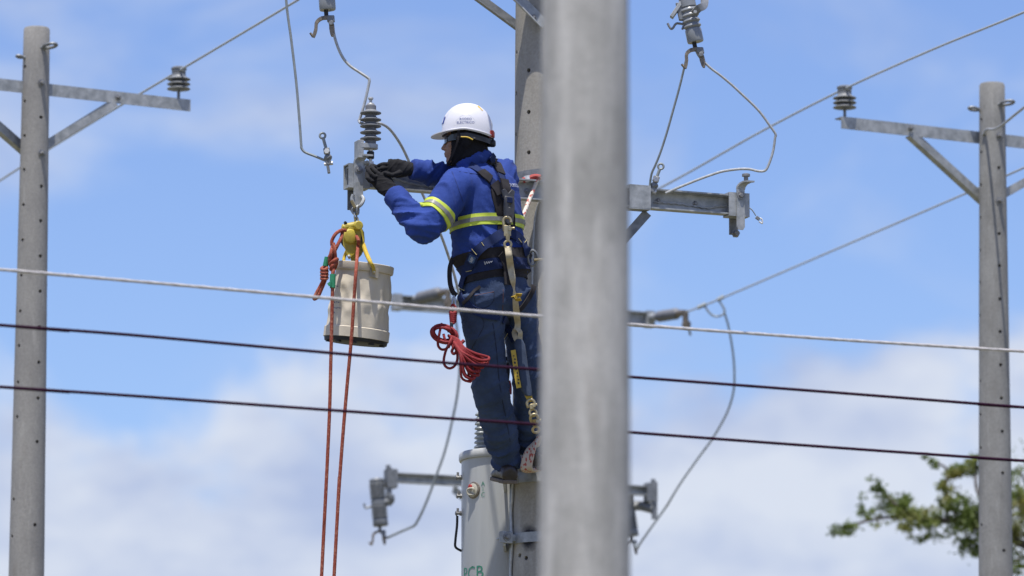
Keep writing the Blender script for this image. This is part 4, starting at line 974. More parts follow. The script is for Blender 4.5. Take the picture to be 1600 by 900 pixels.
# --- helmet
hel = thing('helmet_tmp', None, None, Hc); bpy.data.objects.remove(hel)
HC = at(729.5, 207.5, 28.10)
def hq(f, l, u): return HC + HF * f + HL * l + UP * u
def shell(ph, t, off=0.0):
    ct, st = math.cos(ph), math.sin(ph)
    fa_ = .121 if ct > 0 else .124
    e_ = math.cos(t * math.pi / 2) ** 0.86; h_ = math.sin(t * math.pi / 2) ** 0.94
    rim = -.004 - .012 * max(ct, 0) ** 2 - .026 * max(-ct, 0) ** 1.2
    x, y, z = fa_ * ct * e_, .098 * st * e_, rim * (1 - h_) + .134 * h_
    n_ = Vector((ct * math.cos(t * math.pi / 2), st * math.cos(t * math.pi / 2), math.sin(t * math.pi / 2) + .02)).normalized()
    band = 1 / (1 + math.exp((abs(y) - .021) * 900))
    fadeb = min(1, max(0, (t - 0.16) / 0.10))
    off += .0062 * band * fadeb
    return hq(x + n_.x * off, y + n_.y * off, z + n_.z * off)
NP, NT = 144, 44
mb = MB(); rings = [[shell(2 * math.pi * j / NP, i / NT * 0.985, -.003) for j in range(NP)] for i in range(NT, -1, -1)][::-1]
outer = [[shell(2 * math.pi * j / NP, i / NT * 0.985) for j in range(NP)] for i in range(NT + 1)]
mb.loft(rings[::-1] + outer, cap=True)
helmet = mb.build('helmet', 'helmet_white', person, angle=60)
# brim: narrow lip all round, long peak in front
mb = MB(); rr4 = []
for j in range(NP):
    ph = 2 * math.pi * j / NP; ct = math.cos(ph)
    base = shell(ph, 0.03, -.001); d_ = (HF * ct * 1.0 + HL * math.sin(ph)).normalized()
    ext = .007 + .044 * max(0, (ct - 0.25) / 0.75) ** 1.2; drop = -.003 - .010 * max(0, (ct - 0.2) / 0.8)
    side = .016 * max(0, -ct) ** .5 if ct < 0 else 0
    tip = base + d_ * ext + UP * drop
    rr4.append([base + UP * .004, tip + UP * .003, tip - UP * .001, base - UP * (.004 - 0.0)])
mb.loft(rr4, closed=True); mb.build('brim', 'helmet_white', helmet, angle=40)
# accessory slot outline and lettering on the left side
def side_fn(x, y, off=0.0012):
    # x forward is to the left of the text; wrap on the shell, seen from the wearer's left
    px_, pz_ = -x - 0.004, y + .040
    t_ = 0.30; ph_ = math.pi / 2
    for _ in range(14):
        p = shell(ph_, t_) - HC; ex, ez = p.dot(HF) - px_, p.dot(UP) - pz_
        ph_ += ex / .11; t_ -= ez / .19; t_ = min(max(t_, 0.02), .97)
    p = shell(ph_, t_); q = p - HC; nn_ = Vector((HF * (q.dot(HF) / .121 ** 2) + HL * (q.dot(HL) / .098 ** 2) + UP * (q.dot(UP) / .134 ** 2))).normalized()
    return p + nn_ * off
lettering('RODEO', .0165, lambda x, y: side_fn(x * 1.0, y + .0075), 'lettering', 'blue_print', helmet)
lettering('ELÉCTRICO', .0165, lambda x, y: side_fn(x * 0.98, y - .0095), 'lettering', 'blue_print', helmet)
ol = [(-.050, -.020), (-.048, -.004), (-.036, .012), (-.020, .025), (.0, .031), (.018, .027), (.034, .014), (.046, -.002), (.050, -.018)]
MB().tube(smooth_path([side_fn(x, y, 0.0) for x, y in smooth_path([Vector((a, b, 0)) for a, b in ol], 3, True) for _ in (0,)] if False else [side_fn(a, b, -.0004) for a, b in ol], 4), .0012, 6).build('slot_ridge', 'helmet_white', helmet)
# emblem on the brow of the helmet: a small blue mark
mb = MB(); fr = [shell(R(a), t, .0013) for a, t in ((10, .22), (24, .22), (22, .36), (15, .40), (9, .36))]; mb.add(fr, [(0, 1, 2, 3, 4)]); mb.build('emblem', 'blue_print', helmet, smooth=False)
MB().add([shell(R(a), t, .0013) for a, t in ((150, .55), (158, .55), (158, .72), (150, .72))], [(0, 1, 2, 3)]).build('sticker', 'yellow_trim', helmet, smooth=False)
# red buckle, ratchet and cradle at the nape
mb = MB(); mb.box(hq(-.117, .012, -.012), HF, HL, UP, .028, .05, .030); mb.build('red_lock', 'lock_red', helmet, bevel=.003)
mb = MB(); mb.lathe([(.016, -.012), (.018, -.006), (.018, .008), (.012, .014)], hq(-.122, .0, -.054), -HF, 12); mb.build('ratchet_knob', 'plastic_black', helmet)
pts = [hq(.105 * math.cos(R(a)) - .012, .092 * math.sin(R(a)), -.030 - .022 * max(0, -math.cos(R(a)))) for a in range(0, 360, 15)]
mb = MB(); mb.loft([[p + UP * .012, p - UP * .012, p - UP * .012 + (p - hq(0, 0, -.03)).normalized() * .003, p + UP * .012 + (p - hq(0, 0, -.03)).normalized() * .003] for p in pts], closed=True); mb.build('headband', 'plastic_black', helmet)
mb = MB(); mb.tube(smooth_path([hq(-.122, .008, -.03), hq(-.126, .01, -.045), hq(-.128, .012, -.066)], 4), .006, 8); mb.build('nape_strap', 'plastic_black', helmet)
mb = MB(); cs = smooth_path([hq(.028, .092, -.006), hq(.035, .088, -.06), hq(.072, .052, -.135), hq(.092, .0, -.150), hq(.072, -.052, -.135), hq(.035, -.088, -.06), hq(.028, -.092, -.006)], 5)
mb.ribbon(cs, [(p - hp(.03, 0, -.07)) for p in cs], .011, .002); mb.build('chin_strap', 'webbing_black', helmet)

# --- gloves
def glove(side, wrist, palm, fingers, thumb, fr):
    mb = MB()
    W_, P1, P2 = at(*wrist), at(*palm[0]), at(*palm[1])
    d = (P2 - W_).normalized(); f = Vector((0, -1, 0)); u = f.cross(d).normalized(); f = d.cross(u)
    fo = J['el' + side]; bk = (fo - W_).normalized()
    mb.loft([super_ring(W_ + bk * .045, .032, .032, u, f, 20, 2.2), super_ring(W_, .033, .028, u, f, 20, 2.2), super_ring(W_.lerp(P1, .5), .040, .025, u, f, 20, 2.4), super_ring(P1, .046, .023, u, f, 20, 2.6), super_ring(P2, .043, .018, u, f, 20, 2.6)])
    for ch in fingers:
        p = [at(*c) for c in ch]; mb.tube(smooth_path(p, 4), [fr * (1.08 - 0.22 * i / (4 * (len(p) - 1))) for i in range(4 * (len(p) - 1) + 1)], 12)
        mb.ellipsoid(p[-1], Vector((fr * .9, 0, 0)), Vector((0, fr * .9, 0)), Vector((0, 0, fr * .9)), 10, 6)
    p = [at(*c) for c in thumb]; mb.tube(smooth_path(p, 4), [fr * (1.35 - 0.4 * i / (4 * (len(p) - 1))) for i in range(4 * (len(p) - 1) + 1)], 12)
    mb.ellipsoid(p[-1], Vector((fr, 0, 0)), Vector((0, fr, 0)), Vector((0, 0, fr)), 10, 6)
    gv, gf, gn = remesh(mb, 0.0034, 2); gv = wrinkle(gv, gn, [(W_, P2, .0025, 40, 12, .4)], 4.0)
    o = MB(); o.v = gv; o.f = gf; return o.build('glove', 'glove_black', person, angle=80)
YH = 28.08
glove('L', (613, 302, YH), ((602, 290, YH + .01), (590, 277, YH + .02)),
      [((596, 270, YH + .03), (592, 263.5, YH + .05), (584, 259, YH + .06)), ((592, 273, YH + .01), (585, 266, YH + .02), (579.5, 259.5, YH + .05)), ((586.5, 278, YH), (578.5, 270, YH), (573, 261.5, YH + .04)), ((583, 285, YH), (575, 279, YH - .01), (573, 270, YH + .03))],
      ((607, 285, YH + .05), (598, 273, YH + .07), (588, 262, YH + .08)), .0105)
YH2 = 28.14
glove('R', (640, 264, YH2), ((622, 263, YH2), (606, 262.5, YH2)),
      [((606, 257.5, YH2), (597, 257, YH2 - .02), (588, 261, YH2 + .0)), ((605, 262, YH2), (596, 263.5, YH2 - .03), (588, 267, YH2 - .01)), ((606, 266, YH2), (598, 270, YH2 - .02), (592, 273, YH2 + .01)), ((609, 269.5, YH2), (603, 274, YH2 - .01), (599, 278, YH2 + .02))],
      ((626, 269, YH2 - .03), (613, 273.5, YH2 - .06), (602, 270, YH2 - .06)), .0105)

# --- boots
def boot(ank, toe_dir, tilt, heel_drop, Lb=.27, wd=.046):
    mb = MB(); a = Vector(ank); t = Vector(toe_dir).normalized(); s = t.cross(UP).normalized(); u = s.cross(t)
    base = a - UP * heel_drop
    mb.tube([a + UP * .12, a + UP * .04, a - UP * .02], [.056, .055, .052], 20)
    secs = [(-.075, .055, .034, .06), (-.05, .07, .043, .075), (0, .07, .045, .085), (.05, .06, .046, .075), (.10, .045, .050, .055), (.15, .036, .050, .040), (.185, .030, .040, .032), (.20, .026, .022, .022)]
    mb.loft([[base + t * x + s * w_ * math.cos(q) + u * (h_ * .5 + hh_ * .5 * math.sin(q) - .01) for q in [2 * math.pi * i / 20 for i in range(20)]] for x, h_, w_, hh_ in [(x, hh, w_, hh + .012) for x, _, w_, hh in secs]])
    gv, gf, gn = remesh(mb, .006, 4); gv = wrinkle(gv, gn, [(a, a + t * .15 - UP * .05, .003, 25, 8, .2)], 2.0)
    o = MB(); o.v = gv; o.f = gf; b = o.build('boot', 'boot_leather', person, angle=80)
    out_ = [(-.08, .02), (-.075, .036), (-.03, .044), (.03, .042), (.09, .052), (.15, .052), (.19, .036), (.207, .012), (.207, -.012), (.19, -.036), (.15, -.050), (.09, -.050), (.03, -.040), (-.03, -.044), (-.075, -.036), (-.08, -.02)]
    m2 = MB(); m2.plate([out_], base - u * .012, t, s, .018); m2.build('sole', 'boot_sole', b, smooth=False, bevel=.003)
    return b
boot(J['anL'], (-0.20, 0.95, 0.20), 0, .078); boot(J['anR'], (-0.25, 0.95, 0.16), 0, .075)

# --- reflective tapes
def ring_on(bvh, c, d, rad, n=72, off=.002, maxr=0.4):
    """closed loop of points where rays from outside towards c (in the plane normal to d) meet the cloth"""
    u, v = perp(d); o = []
    for i in range(n):
        a = 2 * math.pi * i / n; q = (u * math.cos(a) + v * math.sin(a)); h = bvh.ray_cast(c + q * maxr, -q)
        rr_ = (h[0] - c).length if h[0] is not None and (h[0] - c).dot(q) > 0 else rad
        if rr_ > rad * 1.28 or rr_ < rad * .6: rr_ = -1
        o.append(rr_)
    for _ in range(3): o = [x if x > 0 else (max(o[i - 1], o[i - 2]) if max(o[i - 1], o[i - 2]) > 0 else max(o[(i + 1) % n], o[(i + 2) % n])) for i, x in enumerate(o)]
    o = [x if x > 0 else rad * .9 for x in o]; o0 = o
    o = [(o[i - 2] + 2 * o[i - 1] + 3 * o[i] + 2 * o[(i + 1) % n] + o[(i + 2) % n]) / 9 for i in range(n)]; o = [max(a_, b_ * .6 + a_ * .4) for a_, b_ in zip(o, o0)]
    return [c + (u * math.cos(2 * math.pi * i / n) + v * math.sin(2 * math.pi * i / n)) * (o[i] + off) for i in range(n)]
def band(name, m, parent, bvh, c, d, rad, width, off, th, levels=5, maxr=0.4):
    rows = [ring_on(bvh, c + d * (width * (i / (levels - 1) - .5)), d, rad, off=off, maxr=maxr) for i in range(levels)]
    inn = [[p + (c + d * (width * (i / (levels - 1) - .5)) - p).normalized() * th for p in r] for i, r in enumerate(rows)]
    mb = MB(); mb.loft(rows + inn[::-1], closed=True); return mb.build(name, m, parent, angle=60)
ua_ = (J['elL'] - J['shL']).normalized(); cA = J['shL'].lerp(J['elL'], .66)
tape = band('reflective_tape', 'hiviz', shirt, shirt_bvh, cA, ua_, .080, .056, .005, .006, 7, .115)
band('grey_stripe', 'retro_grey', shirt, shirt_bvh, cA, ua_, .080, .020, .0072, .004, 3, .115)
tx = (UP + Vector((-.12, 0, 0))).normalized(); cT = T3(762, 352)
band('reflective_tape', 'hiviz', shirt, shirt_bvh, cT, tx, .17, .054, .006, .008, 9, .34)
band('grey_stripe', 'retro_grey', shirt, shirt_bvh, cT, tx, .17, .020, .0085, .005, 3, .34)
ua2 = (J['elR'] - J['shR']).normalized(); cB = J['shR'].lerp(J['elR'], .52)
# --- lettering across the shoulder blades
vs_, fs_ = text_geo('operaciones', .036)
bN = -FW; bS = UP.cross(bN)
mb = MB(); tp = []
cpt, cn_ = cast(800, 287, shirt_bvh)
for v in vs_:
    q = cpt + (Vector((0.86, 0.5, 0)).normalized()) * (v.x + .04) + UP * (v.y * 1.0 + v.x * .10); h = shirt_bvh.ray_cast(q + bN * .3, -bN)
    tp.append((h[0] if h[0] is not None else q) + bN * .003)
mb.add(tp, fs_); mb.build('lettering', 'white_print', shirt, smooth=False)

# --- seams, pocket and placket stitching laid on the cloth
mat('seam_blue', (0.018, 0.036, 0.15), (0.014, 0.028, 0.12), rough=.9)
mat('seam_denim', (0.012, 0.020, 0.05), (0.010, 0.016, 0.04), rough=.9)
mat('seam_rust', (0.16, 0.07, 0.05), (0.12, 0.05, 0.04), rough=.9)
def seam(pts, m, parent, bvh, r=.0017, n=5):
    q = [cast(p.x, p.y, bvh, .0006)[0] for p in smooth_path([Vector((x, y, 0)) for x, y in pts], n)]
    for _ in range(2): q = [q[0]] + [(q[i - 1] + q[i] * 2 + q[i + 1]) / 4 for i in range(1, len(q) - 1)] + [q[-1]]
    MB().tube(q, r, 6).build('seam', m, parent)
seam([(706, 268), (711, 280), (717, 297), (723, 314), (727, 329)], 'seam_blue', shirt, shirt_bvh)
seam([(718, 268), (735, 271), (752, 273)], 'seam_blue', shirt, shirt_bvh)
tb_ = BVHTree.FromPolygons(tv, tf)
seam([(742, 462), (756, 459), (772, 456)], 'seam_rust', trousers, tb_, .0014)
seam([(772, 456), (771, 470), (764, 478), (752, 482), (743, 476), (742, 462)], 'seam_denim', trousers, tb_)
seam([(786, 452), (786, 470), (785, 490)], 'seam_rust', trousers, tb_, .0014)
seam([(770, 505), (775, 540), (778, 575), (782, 610), (790, 650), (797, 690)], 'seam_denim', trousers, tb_, .002)
seam([(735, 484), (748, 492), (757, 506), (745, 530), (735, 548)], 'seam_denim', trousers, tb_, .0014)
# ---------------------------------------------------------------- full-body harness
def strap(pts, wpx, m, parent, name='strap', off=.006, th=.005, bvh=None, n=5):
    """webbing laid on the clothes along photo points"""
    p2 = smooth_path([Vector((x, y, 0)) for x, y in pts], n); P_ = []; Nn = []
    for q in p2:
        a, b = cast(q.x, q.y, bvh, off); P_.append(a); Nn.append(b)
    for _ in range(2):
        P_ = [P_[0]] + [(P_[i - 1] + P_[i] * 2 + P_[i + 1]) / 4 for i in range(1, len(P_) - 1)] + [P_[-1]]
        Nn = [Nn[0]] + [(Nn[i - 1] + Nn[i] + Nn[i + 1]).normalized() for i in range(1, len(Nn) - 1)] + [Nn[-1]]
    return MB().ribbon(P_, Nn, wpx / K, th).build(name, m, parent, angle=50), P_, Nn
mat('plastic_grey', (0.075, 0.075, 0.085), (0.05, 0.05, 0.058), rough=0.45, scale=30)
hb = MB(); d1, dn1 = cast(790, 318, shirt_bvh)
harness, _, _ = strap([(766, 243), (771, 252), (778, 266), (784, 282), (789, 298), (791, 312)], 13.5, 'webbing_navy', person, 'harness', off=.007)
strap([(771, 254), (775, 260), (781, 273)], 17, 'webbing_black', harness, 'strap_pad', off=.0115, th=.007)
strap([(785, 282), (788, 292), (790, 303)], 19, 'webbing_black', harness, 'strap_pad', off=.0115, th=.007)
strap([(734, 258), (744, 265), (757, 274), (770, 287), (781, 299), (789, 311)], 13.5, 'webbing_navy', harness, off=.007)
strap([(750, 269.5), (757, 275), (765, 282)], 17, 'webbing_black', harness, 'strap_pad', off=.0115, th=.007)
strap([(770, 287), (776, 295), (781, 304)], 20, 'webbing_black', harness, 'strap_pad', off=.0115, th=.007)
# dark dorsal pad
strap([(779, 296), (783, 312), (788, 330), (790, 350), (790, 372)], 33, 'webbing_black', harness, 'dorsal_pad', off=.004, th=.008)
# lower straps
s_a = strap([(788, 362), (776, 370), (764, 378), (750, 390), (740, 402), (733, 418), (728, 436), (724, 450)], 15, 'webbing_navy', harness, off=.017)
strap([(792, 362), (804, 368), (813, 376), (819, 385), (823, 396)], 15, 'webbing_navy', harness, off=.012)
# waist belt: black pad with a blue band, slightly tilted
bx = (UP + Vector((-.17, 0, 0))).normalized(); cb = T3(769, 420)
belt = band('waist_belt', 'webbing_black', harness, all_bvh, cb, bx, .155, .135, .008, .010, 9, .32)
band('belt_stripe', 'webbing_navy', belt, all_bvh, cb - bx * .008, bx, .155, .052, .0125, .006, 4, .32)
strap([(779, 396), (783, 412), (787, 428), (790, 447)], 11, 'webbing_black', harness, 'belt_keeper', off=.022)
# label patch on the lower left strap with pale shield
lp, ln = cast(739, 405); tdir = (cast(735, 415)[0] - lp).normalized(); sd_ = ln.cross(tdir).normalized()
mb = MB(); mb.box(lp + ln * .027, tdir, sd_, ln, .055, .050, .004); lab = mb.build('strap_label', 'webbing_navy', harness)
mat('patch_blue', (0.05, 0.12, 0.30), (0.04, 0.09, 0.24), rough=0.6)
mb = MB(); mb.plate([[(-.022, .016), (.012, .016), (.022, 0), (.012, -.016), (-.022, -.016)]], lp + ln * .0305, tdir, sd_, .002); mb.build('shield_patch', 'patch_blue', lab, smooth=False)
for j in range(5): MB().box(lp + ln * .0318 + tdir * (-.013 + .006 * j) + sd_ * (.002 * (j % 2)), tdir, sd_, ln, .003, .010 + .004 * (j % 3), .0006).build('lettering', 'white_print', lab)
# pale embroidered scribble on the belt
bp_, bn_ = cast(764, 408); bt_ = (cast(772, 406.5)[0] - bp_).normalized(); bu_ = bn_.cross(bt_).normalized()
mb = MB(); mb.tube(smooth_path([bp_ + bn_ * .016 + bt_ * x + bu_ * y for x, y in ((-.020, .008), (-.016, -.008), (-.009, .006), (-.005, -.005), (.0, .005), (.004, -.004), (.010, .004), (.014, -.002), (.021, .005))], 4), .0011, 5); mb.build('stitched_logo', 'white_print', belt)
# yellow bar-tacks
mat('stitch', (0.55, 0.48, 0.22), (0.45, 0.38, 0.18), rough=0.8)
for (a, b) in (((741, 388), (748, 396)), ((752, 381), (755, 386)), ((806, 374), (811, 380)), ((814, 381), (817, 377)), ((733, 424), (741, 425)), ((797, 520), (793, 528)), ((724, 452), (729, 459))):
    pa, na = cast(*a); pb, nb = cast(*b); MB().tube([pa + na * .0215, pb + nb * .0215], .0016, 5).build('stitching', 'stitch', harness)
# hanging hip strap at left and thigh straps
strap([(722, 446), (719, 456), (722, 466), (727, 474)], 13, 'webbing_navy', harness, off=.010)
strap([(728, 468), (736, 480), (750, 488), (765, 492), (779, 494)], 13, 'webbing_navy', harness, off=.010)
strap([(727, 474), (740, 460), (752, 449)], 5, 'webbing_black', harness, off=.016)
strap([(785, 498), (793, 508), (800, 520), (806, 532)], 13, 'webbing_navy', harness, off=.010)
strap([(834, 446), (826, 462), (815, 478), (806, 486)], 9, 'webbing_black', harness, off=.010)
mb = MB(); mb.ribbon(smooth_path([at(709, 400, 28.08), at(703, 418, 28.06), at(703, 440, 28.05), at(707, 455, 28.04), at(713, 462, 28.02)], 5), [Vector((-.6, -1, 0))] * 21, .024, .004); mb.build('strap', 'webbing_black', harness)
# plastic yoke and D-frame at the back
yn = dn1; yu = (UP - yn * UP.dot(yn)).normalized(); ys = yu.cross(yn)
yo = d1 + yn * .020
mb = MB(); mb.plate([[(-.038, .036), (-.020, .044), (0, .024), (.020, .046), (.036, .036), (.030, .004), (.014, -.010), (-.014, -.010), (-.030, .004)]], yo + yu * .022, ys, yu, .010); mb.build('yoke_plate', 'plastic_grey', harness, bevel=.002)
mb = MB(); mb.plate([[(-.026, .03), (.026, .03), (.030, -.02), (.024, -.085), (.012, -.100), (-.012, -.100), (-.024, -.085), (-.030, -.02)], [(-.014, .016), (-.014, .001), (.014, .001), (.014, .016)], [(.013 * math.cos(t * math.pi / 8), -.048 + .026 * math.sin(t * math.pi / 8)) for t in range(16)]], yo + yn * .010, ys, yu, .012); mb.build('back_ring', 'plastic_grey', harness, bevel=.002)
mb = MB(); mb.box(yo + yn * .016 + yu * .012, ys, yu, yn, .030, .026, .006); mb.build('ring_loop', 'webbing_navy', harness, bevel=.002)
# hip ring with pale carabiner nose at right
hp_, hn_ = cast(826, 400); hc_ = at(832, 403, hp_.y - .02)
mb = MB(); mb.tube([hc_ + Vector((math.cos(t * math.pi / 10) * .022, -.01 * math.sin(t * math.pi / 10), math.sin(t * math.pi / 10) * .034)) for t in range(20)], .006, 8, closed=True); mb.build('hip_ring', 'galv_dark', harness)
mb = MB(); mb.tube([at(834, 406, 28.08), at(850, 405, 28.1)], .006, 8); mb.build('hip_snap', 'brass', harness)

# ---------------------------------------------------------------- shock lanyard hanging from the back ring
r0 = yo + yn * .02
def off_back(px, py, o=.05):
    a, b = cast(px, py); return a - ray(px, py).normalized() * o
YB = r0.y - .03
lan = thing('lanyard', 'cream webbing lanyard with a blue shock pack hanging down the lineman back', 'lanyard', at(832, 668, 28.1))
def snap_hook(pt, bot, m, root, wd=.034):
    a, b = Vector(pt), Vector(bot); ax = (b - a).normalized(); L = (b - a).length; f = Vector((0, -1, 0)); u = f.cross(ax).normalized()
    mb = MB(); mb.tube([a + ax * .018 + (u * math.cos(t) * .018 - ax * math.sin(t) * .020) for t in [R(-20 + 220 * i / 12) for i in range(13)]] + [a + ax * L * .45 - u * .016], [.0075] * 14, 8)
    mb.box(a + ax * L * .44, ax, u, f, L * .36, wd, .014); mb.lathe([(.009, -.012), (.009, .012)], a + ax * L * .40 + u * .012, f, 10)
    mb.lathe([(.006, 0), (.007, .02)], a + ax * L * .36 + u * wd * .45, u, 8); hk = mb.build('snap_hook', m, root, bevel=.002)
    e = b - ax * .016; mb = MB(); mb.tube([e + (u * math.cos(t * math.pi / 8) + ax * math.sin(t * math.pi / 8)) * .016 for t in range(16)], .006, 8, closed=True); mb.tube([a + ax * L * .55, e - ax * .014], [.012, .008], 8); mb.build('swivel_eye', m, hk)
y1 = YB - .005
snap_hook(at(792, 340, y1), at(793.5, 387, y1), 'brass', lan)
wp = [(793.5, 385), (795.5, 400), (798, 418), (801, 436), (803, 450), (804.5, 462), (806, 478), (807.5, 494), (809, 506), (808, 516)]
wpts = [off_back(x, y, .075 if y < 445 else .045) if 400 <= y < 500 else at(x, y, y1 if y < 400 else off_back(805, 500, .04).y) for x, y in wp]
wv = [10, 10.5, 10.5, 9.5, 4.5, 7.5, 9.5, 10, 9, 10]
sp_ = smooth_path(wpts, 5); nr_ = []; ww = []
for i in range(len(sp_)):
    f = i / 5; j = min(int(f), len(wv) - 2); ww.append((wv[j] + (wv[j + 1] - wv[j]) * (f - j)) / K)
    tw = math.exp(-((i / 5 - 4.3) / .7) ** 2) * 1.2; nr_.append(Vector((math.sin(tw), -math.cos(tw), 0)))
MB().ribbon(sp_, nr_, ww, .004).build('webbing', 'webbing_cream', lan)
yl = wpts[-1].y
for sgn in (-1, 1):
    q = smooth_path([wpts[-1] + UP * .01, at(808 + 4.5 * sgn, 519, yl - .01 * sgn), at(809 + 3.5 * sgn, 527, yl), at(810.5 + 2 * sgn, 533, yl)], 4)
    MB().ribbon(q, [Vector((0.5 * sgn, -1, 0))] * len(q), .024, .004).build('webbing_loop', 'webbing_cream', lan)
mat('tag_yellow', (0.55, 0.40, 0.05), (0.44, 0.30, 0.04), rough=0.6)
q = wpts[5]; mb = MB(); mb.ribbon(smooth_path([at(815, 461, q.y - .01), at(806, 461, q.y - .015), at(803.5, 464, q.y - .02), at(806, 468, q.y - .025), at(814, 467.5, q.y - .03)], 4), [Vector((0, .3, 1)), ] * 17, .03, .003); mb.build('tag', 'tag_yellow', lan)
cloth('pack_blue', (0.055, 0.075, 0.12), (0.04, 0.055, 0.09), 350, .6, 20)
pk = [(811, 531, 5.5), (811.5, 538, 8.5), (813, 556, 9.5), (816, 580, 10), (820, 602, 10), (824, 613, 7.5), (826, 619, 5)]
mb = MB(); rg = []
for i, (x, y, h) in enumerate(pk):
    c = at(x, y, yl + .0); rg.append([c + Vector((math.cos(t) * h / K * (1 + .03 * math.sin(7 * t + i)), math.sin(t) * .022, 0)) for t in [2 * math.pi * j / 20 for j in range(20)]])
mb.loft(rg); pack = mb.build('shock_pack', 'pack_blue', lan, angle=70)
q0, q1 = at(801.5, 548, yl - .020), at(811, 606, yl - .021); t_ = (q1 - q0).normalized()
mb = MB(); lpts = [at(801.8, 547, yl - .022), at(804.5, 565, yl - .0235), at(807, 585, yl - .0235), at(811, 606, yl - .022)]; mb.ribbon(smooth_path(lpts, 4), [Vector((-.25, -1, 0))] * 13, .023, .0025); plab = mb.build('label', 'tag_yellow', pack)
for j in range(9):
    c = at(803 + j * .95 + (.6 if j % 2 else -.4), 556 + j * 5.3, yl - .0262); MB().box(c, t_, Vector((1, 0, 0)), Vector((0, -1, 0)), .004 + .003 * (j % 3), .0075, .0008).build('lettering', 'plastic_black', plab)
mb = MB(); mb.ribbon(smooth_path([at(825, 615, yl), at(827, 622, yl), at(828, 628, yl)], 3), [Vector((0, -1, 0))] * 7, [.034, .034, .03, .028, .026, .022, .018], .008); mb.build('end_tab', 'tag_yellow', lan)
snap_hook(at(828, 625, yl - .005), at(834, 650, yl), 'brass', lan, .020)
snap_hook(at(834, 648, yl - .005), at(838, 676, yl + .05), 'brass', lan, .024)

# ---------------------------------------------------------------- positioning rope round the pole
def rope_mat(name, c, speck, sc_):
    m = bpy.data.materials.new(name); m.use_nodes = True; n = m.node_tree.nodes; l = m.node_tree.links; b = n['Principled BSDF']; b.inputs['Roughness'].default_value = .85
    t = n.new('ShaderNodeTexCoord'); v = n.new('ShaderNodeTexVoronoi'); v.inputs['Scale'].default_value = sc_; mp = n.new('ShaderNodeMapping'); mp.inputs['Scale'].default_value = (1, 1, .55); mp.inputs['Rotation'].default_value = (0, .7, 0)
    l.new(t.outputs['Object'], mp.inputs[0]); l.new(mp.outputs[0], v.inputs['Vector'])
    s_ = n.new('ShaderNodeSeparateColor'); l.new(v.outputs['Color'], s_.inputs[0])
    r = n.new('ShaderNodeValToRGB'); r.color_ramp.interpolation = 'CONSTANT'; r.color_ramp.elements[0].color = (*c, 1); r.color_ramp.elements[1].position = .80; r.color_ramp.elements[1].color = (*speck, 1)
    l.new(s_.outputs[0], r.inputs[0]); l.new(r.outputs[0], b.inputs['Base Color'])
    bp = n.new('ShaderNodeBump'); bp.inputs['Strength'].default_value = .5; bp.inputs['Distance'].default_value = .003; l.new(v.outputs['Distance'], bp.inputs['Height']); l.new(bp.outputs[0], b.inputs['Normal'])
    MATS[name] = m
rope_mat('rope_white', (0.62, 0.58, 0.52), (0.42, 0.10, 0.08), 120)
rope_mat('rope_sling', (0.47, 0.40, 0.32), (0.36, 0.08, 0.06), 125)
rope_mat('rope_orange', (0.27, 0.055, 0.030), (0.36, 0.13, 0.08), 190)
mat('rope_red', (0.28, 0.018, 0.022), (0.19, 0.010, 0.014), rough=.7, scale=60, bump=.2, bscale=200)
mat('sleeve_red', (0.42, 0.05, 0.04), (0.33, 0.035, 0.03), rough=.6)
mat('tape_green', (0.02, 0.25, 0.12), (0.02, 0.19, 0.09), rough=.55, bump=.15, bscale=60)
pr_ = thing('positioning_rope', 'white rope with red flecks and a red sleeve slung round the pole behind the lineman', 'rope', at(812, 350, 28.3))
ys_ = YP - PW.rad(zb) - .085
MB().tube(smooth_path([at(808, 362, 28.28), at(814, 346, 28.32), at(822, 325, 28.42), at(832, 300, ys_), at(839, 283, ys_), at(845, 277, ys_ - .005)], 6), .0098, 10).build('rope', 'rope_white', pr_)
MB().tube(smooth_path([at(845, 277, ys_ - .005), at(836, 276, ys_), at(826, 279, ys_), at(817, 282, ys_)], 5), [.013] * 12 + [.0135] * 4, 10).build('sleeve', 'sleeve_red', pr_)
MB().tube(smooth_path([at(818, 282, ys_), at(810, 283, ys_), at(802, 284, ys_ + .05)], 5), .008, 8).build('rope_tail', 'rope_white', pr_)
MB().tube([at(823.5, 275, ys_), at(825, 284, ys_)], .0165, 10).build('whipping', 'alu_white', pr_)
wire('earth_wire', 'thin pale wire running down the face of the work pole behind the lineman', [a + b * .006 for a, b in [surf(PW, x, y) for x, y in ((845, 310), (840, 324), (836, 345), (834, 380), (833, 420), (832, 470), (831, 520), (830, 640), (828, 720))]], .0045, 'alu', n=5)
# foot sling: stacked turns of flecked rope round the right boot
sl_ = thing('foot_sling', 'thick flecked white and red rope sling bundled against the pole at the boots', 'rope', at(826, 738, 28.4))
for i in range(9):
    f = i / 8; pts = [at(852, 672 + i * 3, 28.44), at(838.5 - f * 9, 688 + f * 10, 28.36), at(834 - f * 14, 704 + f * 8, 28.335), at(830 - f * 13, 720 + f * 4, 28.33), at(829 - f * 12, 731 + f * 3, 28.34), at(835 - f * 6, 734 + f * 2, 28.40), at(852, 722 + f * 10, 28.48)]
    MB().tube(smooth_path(pts, 5), .0095, 10).build('rope_turn', 'rope_sling', sl_)

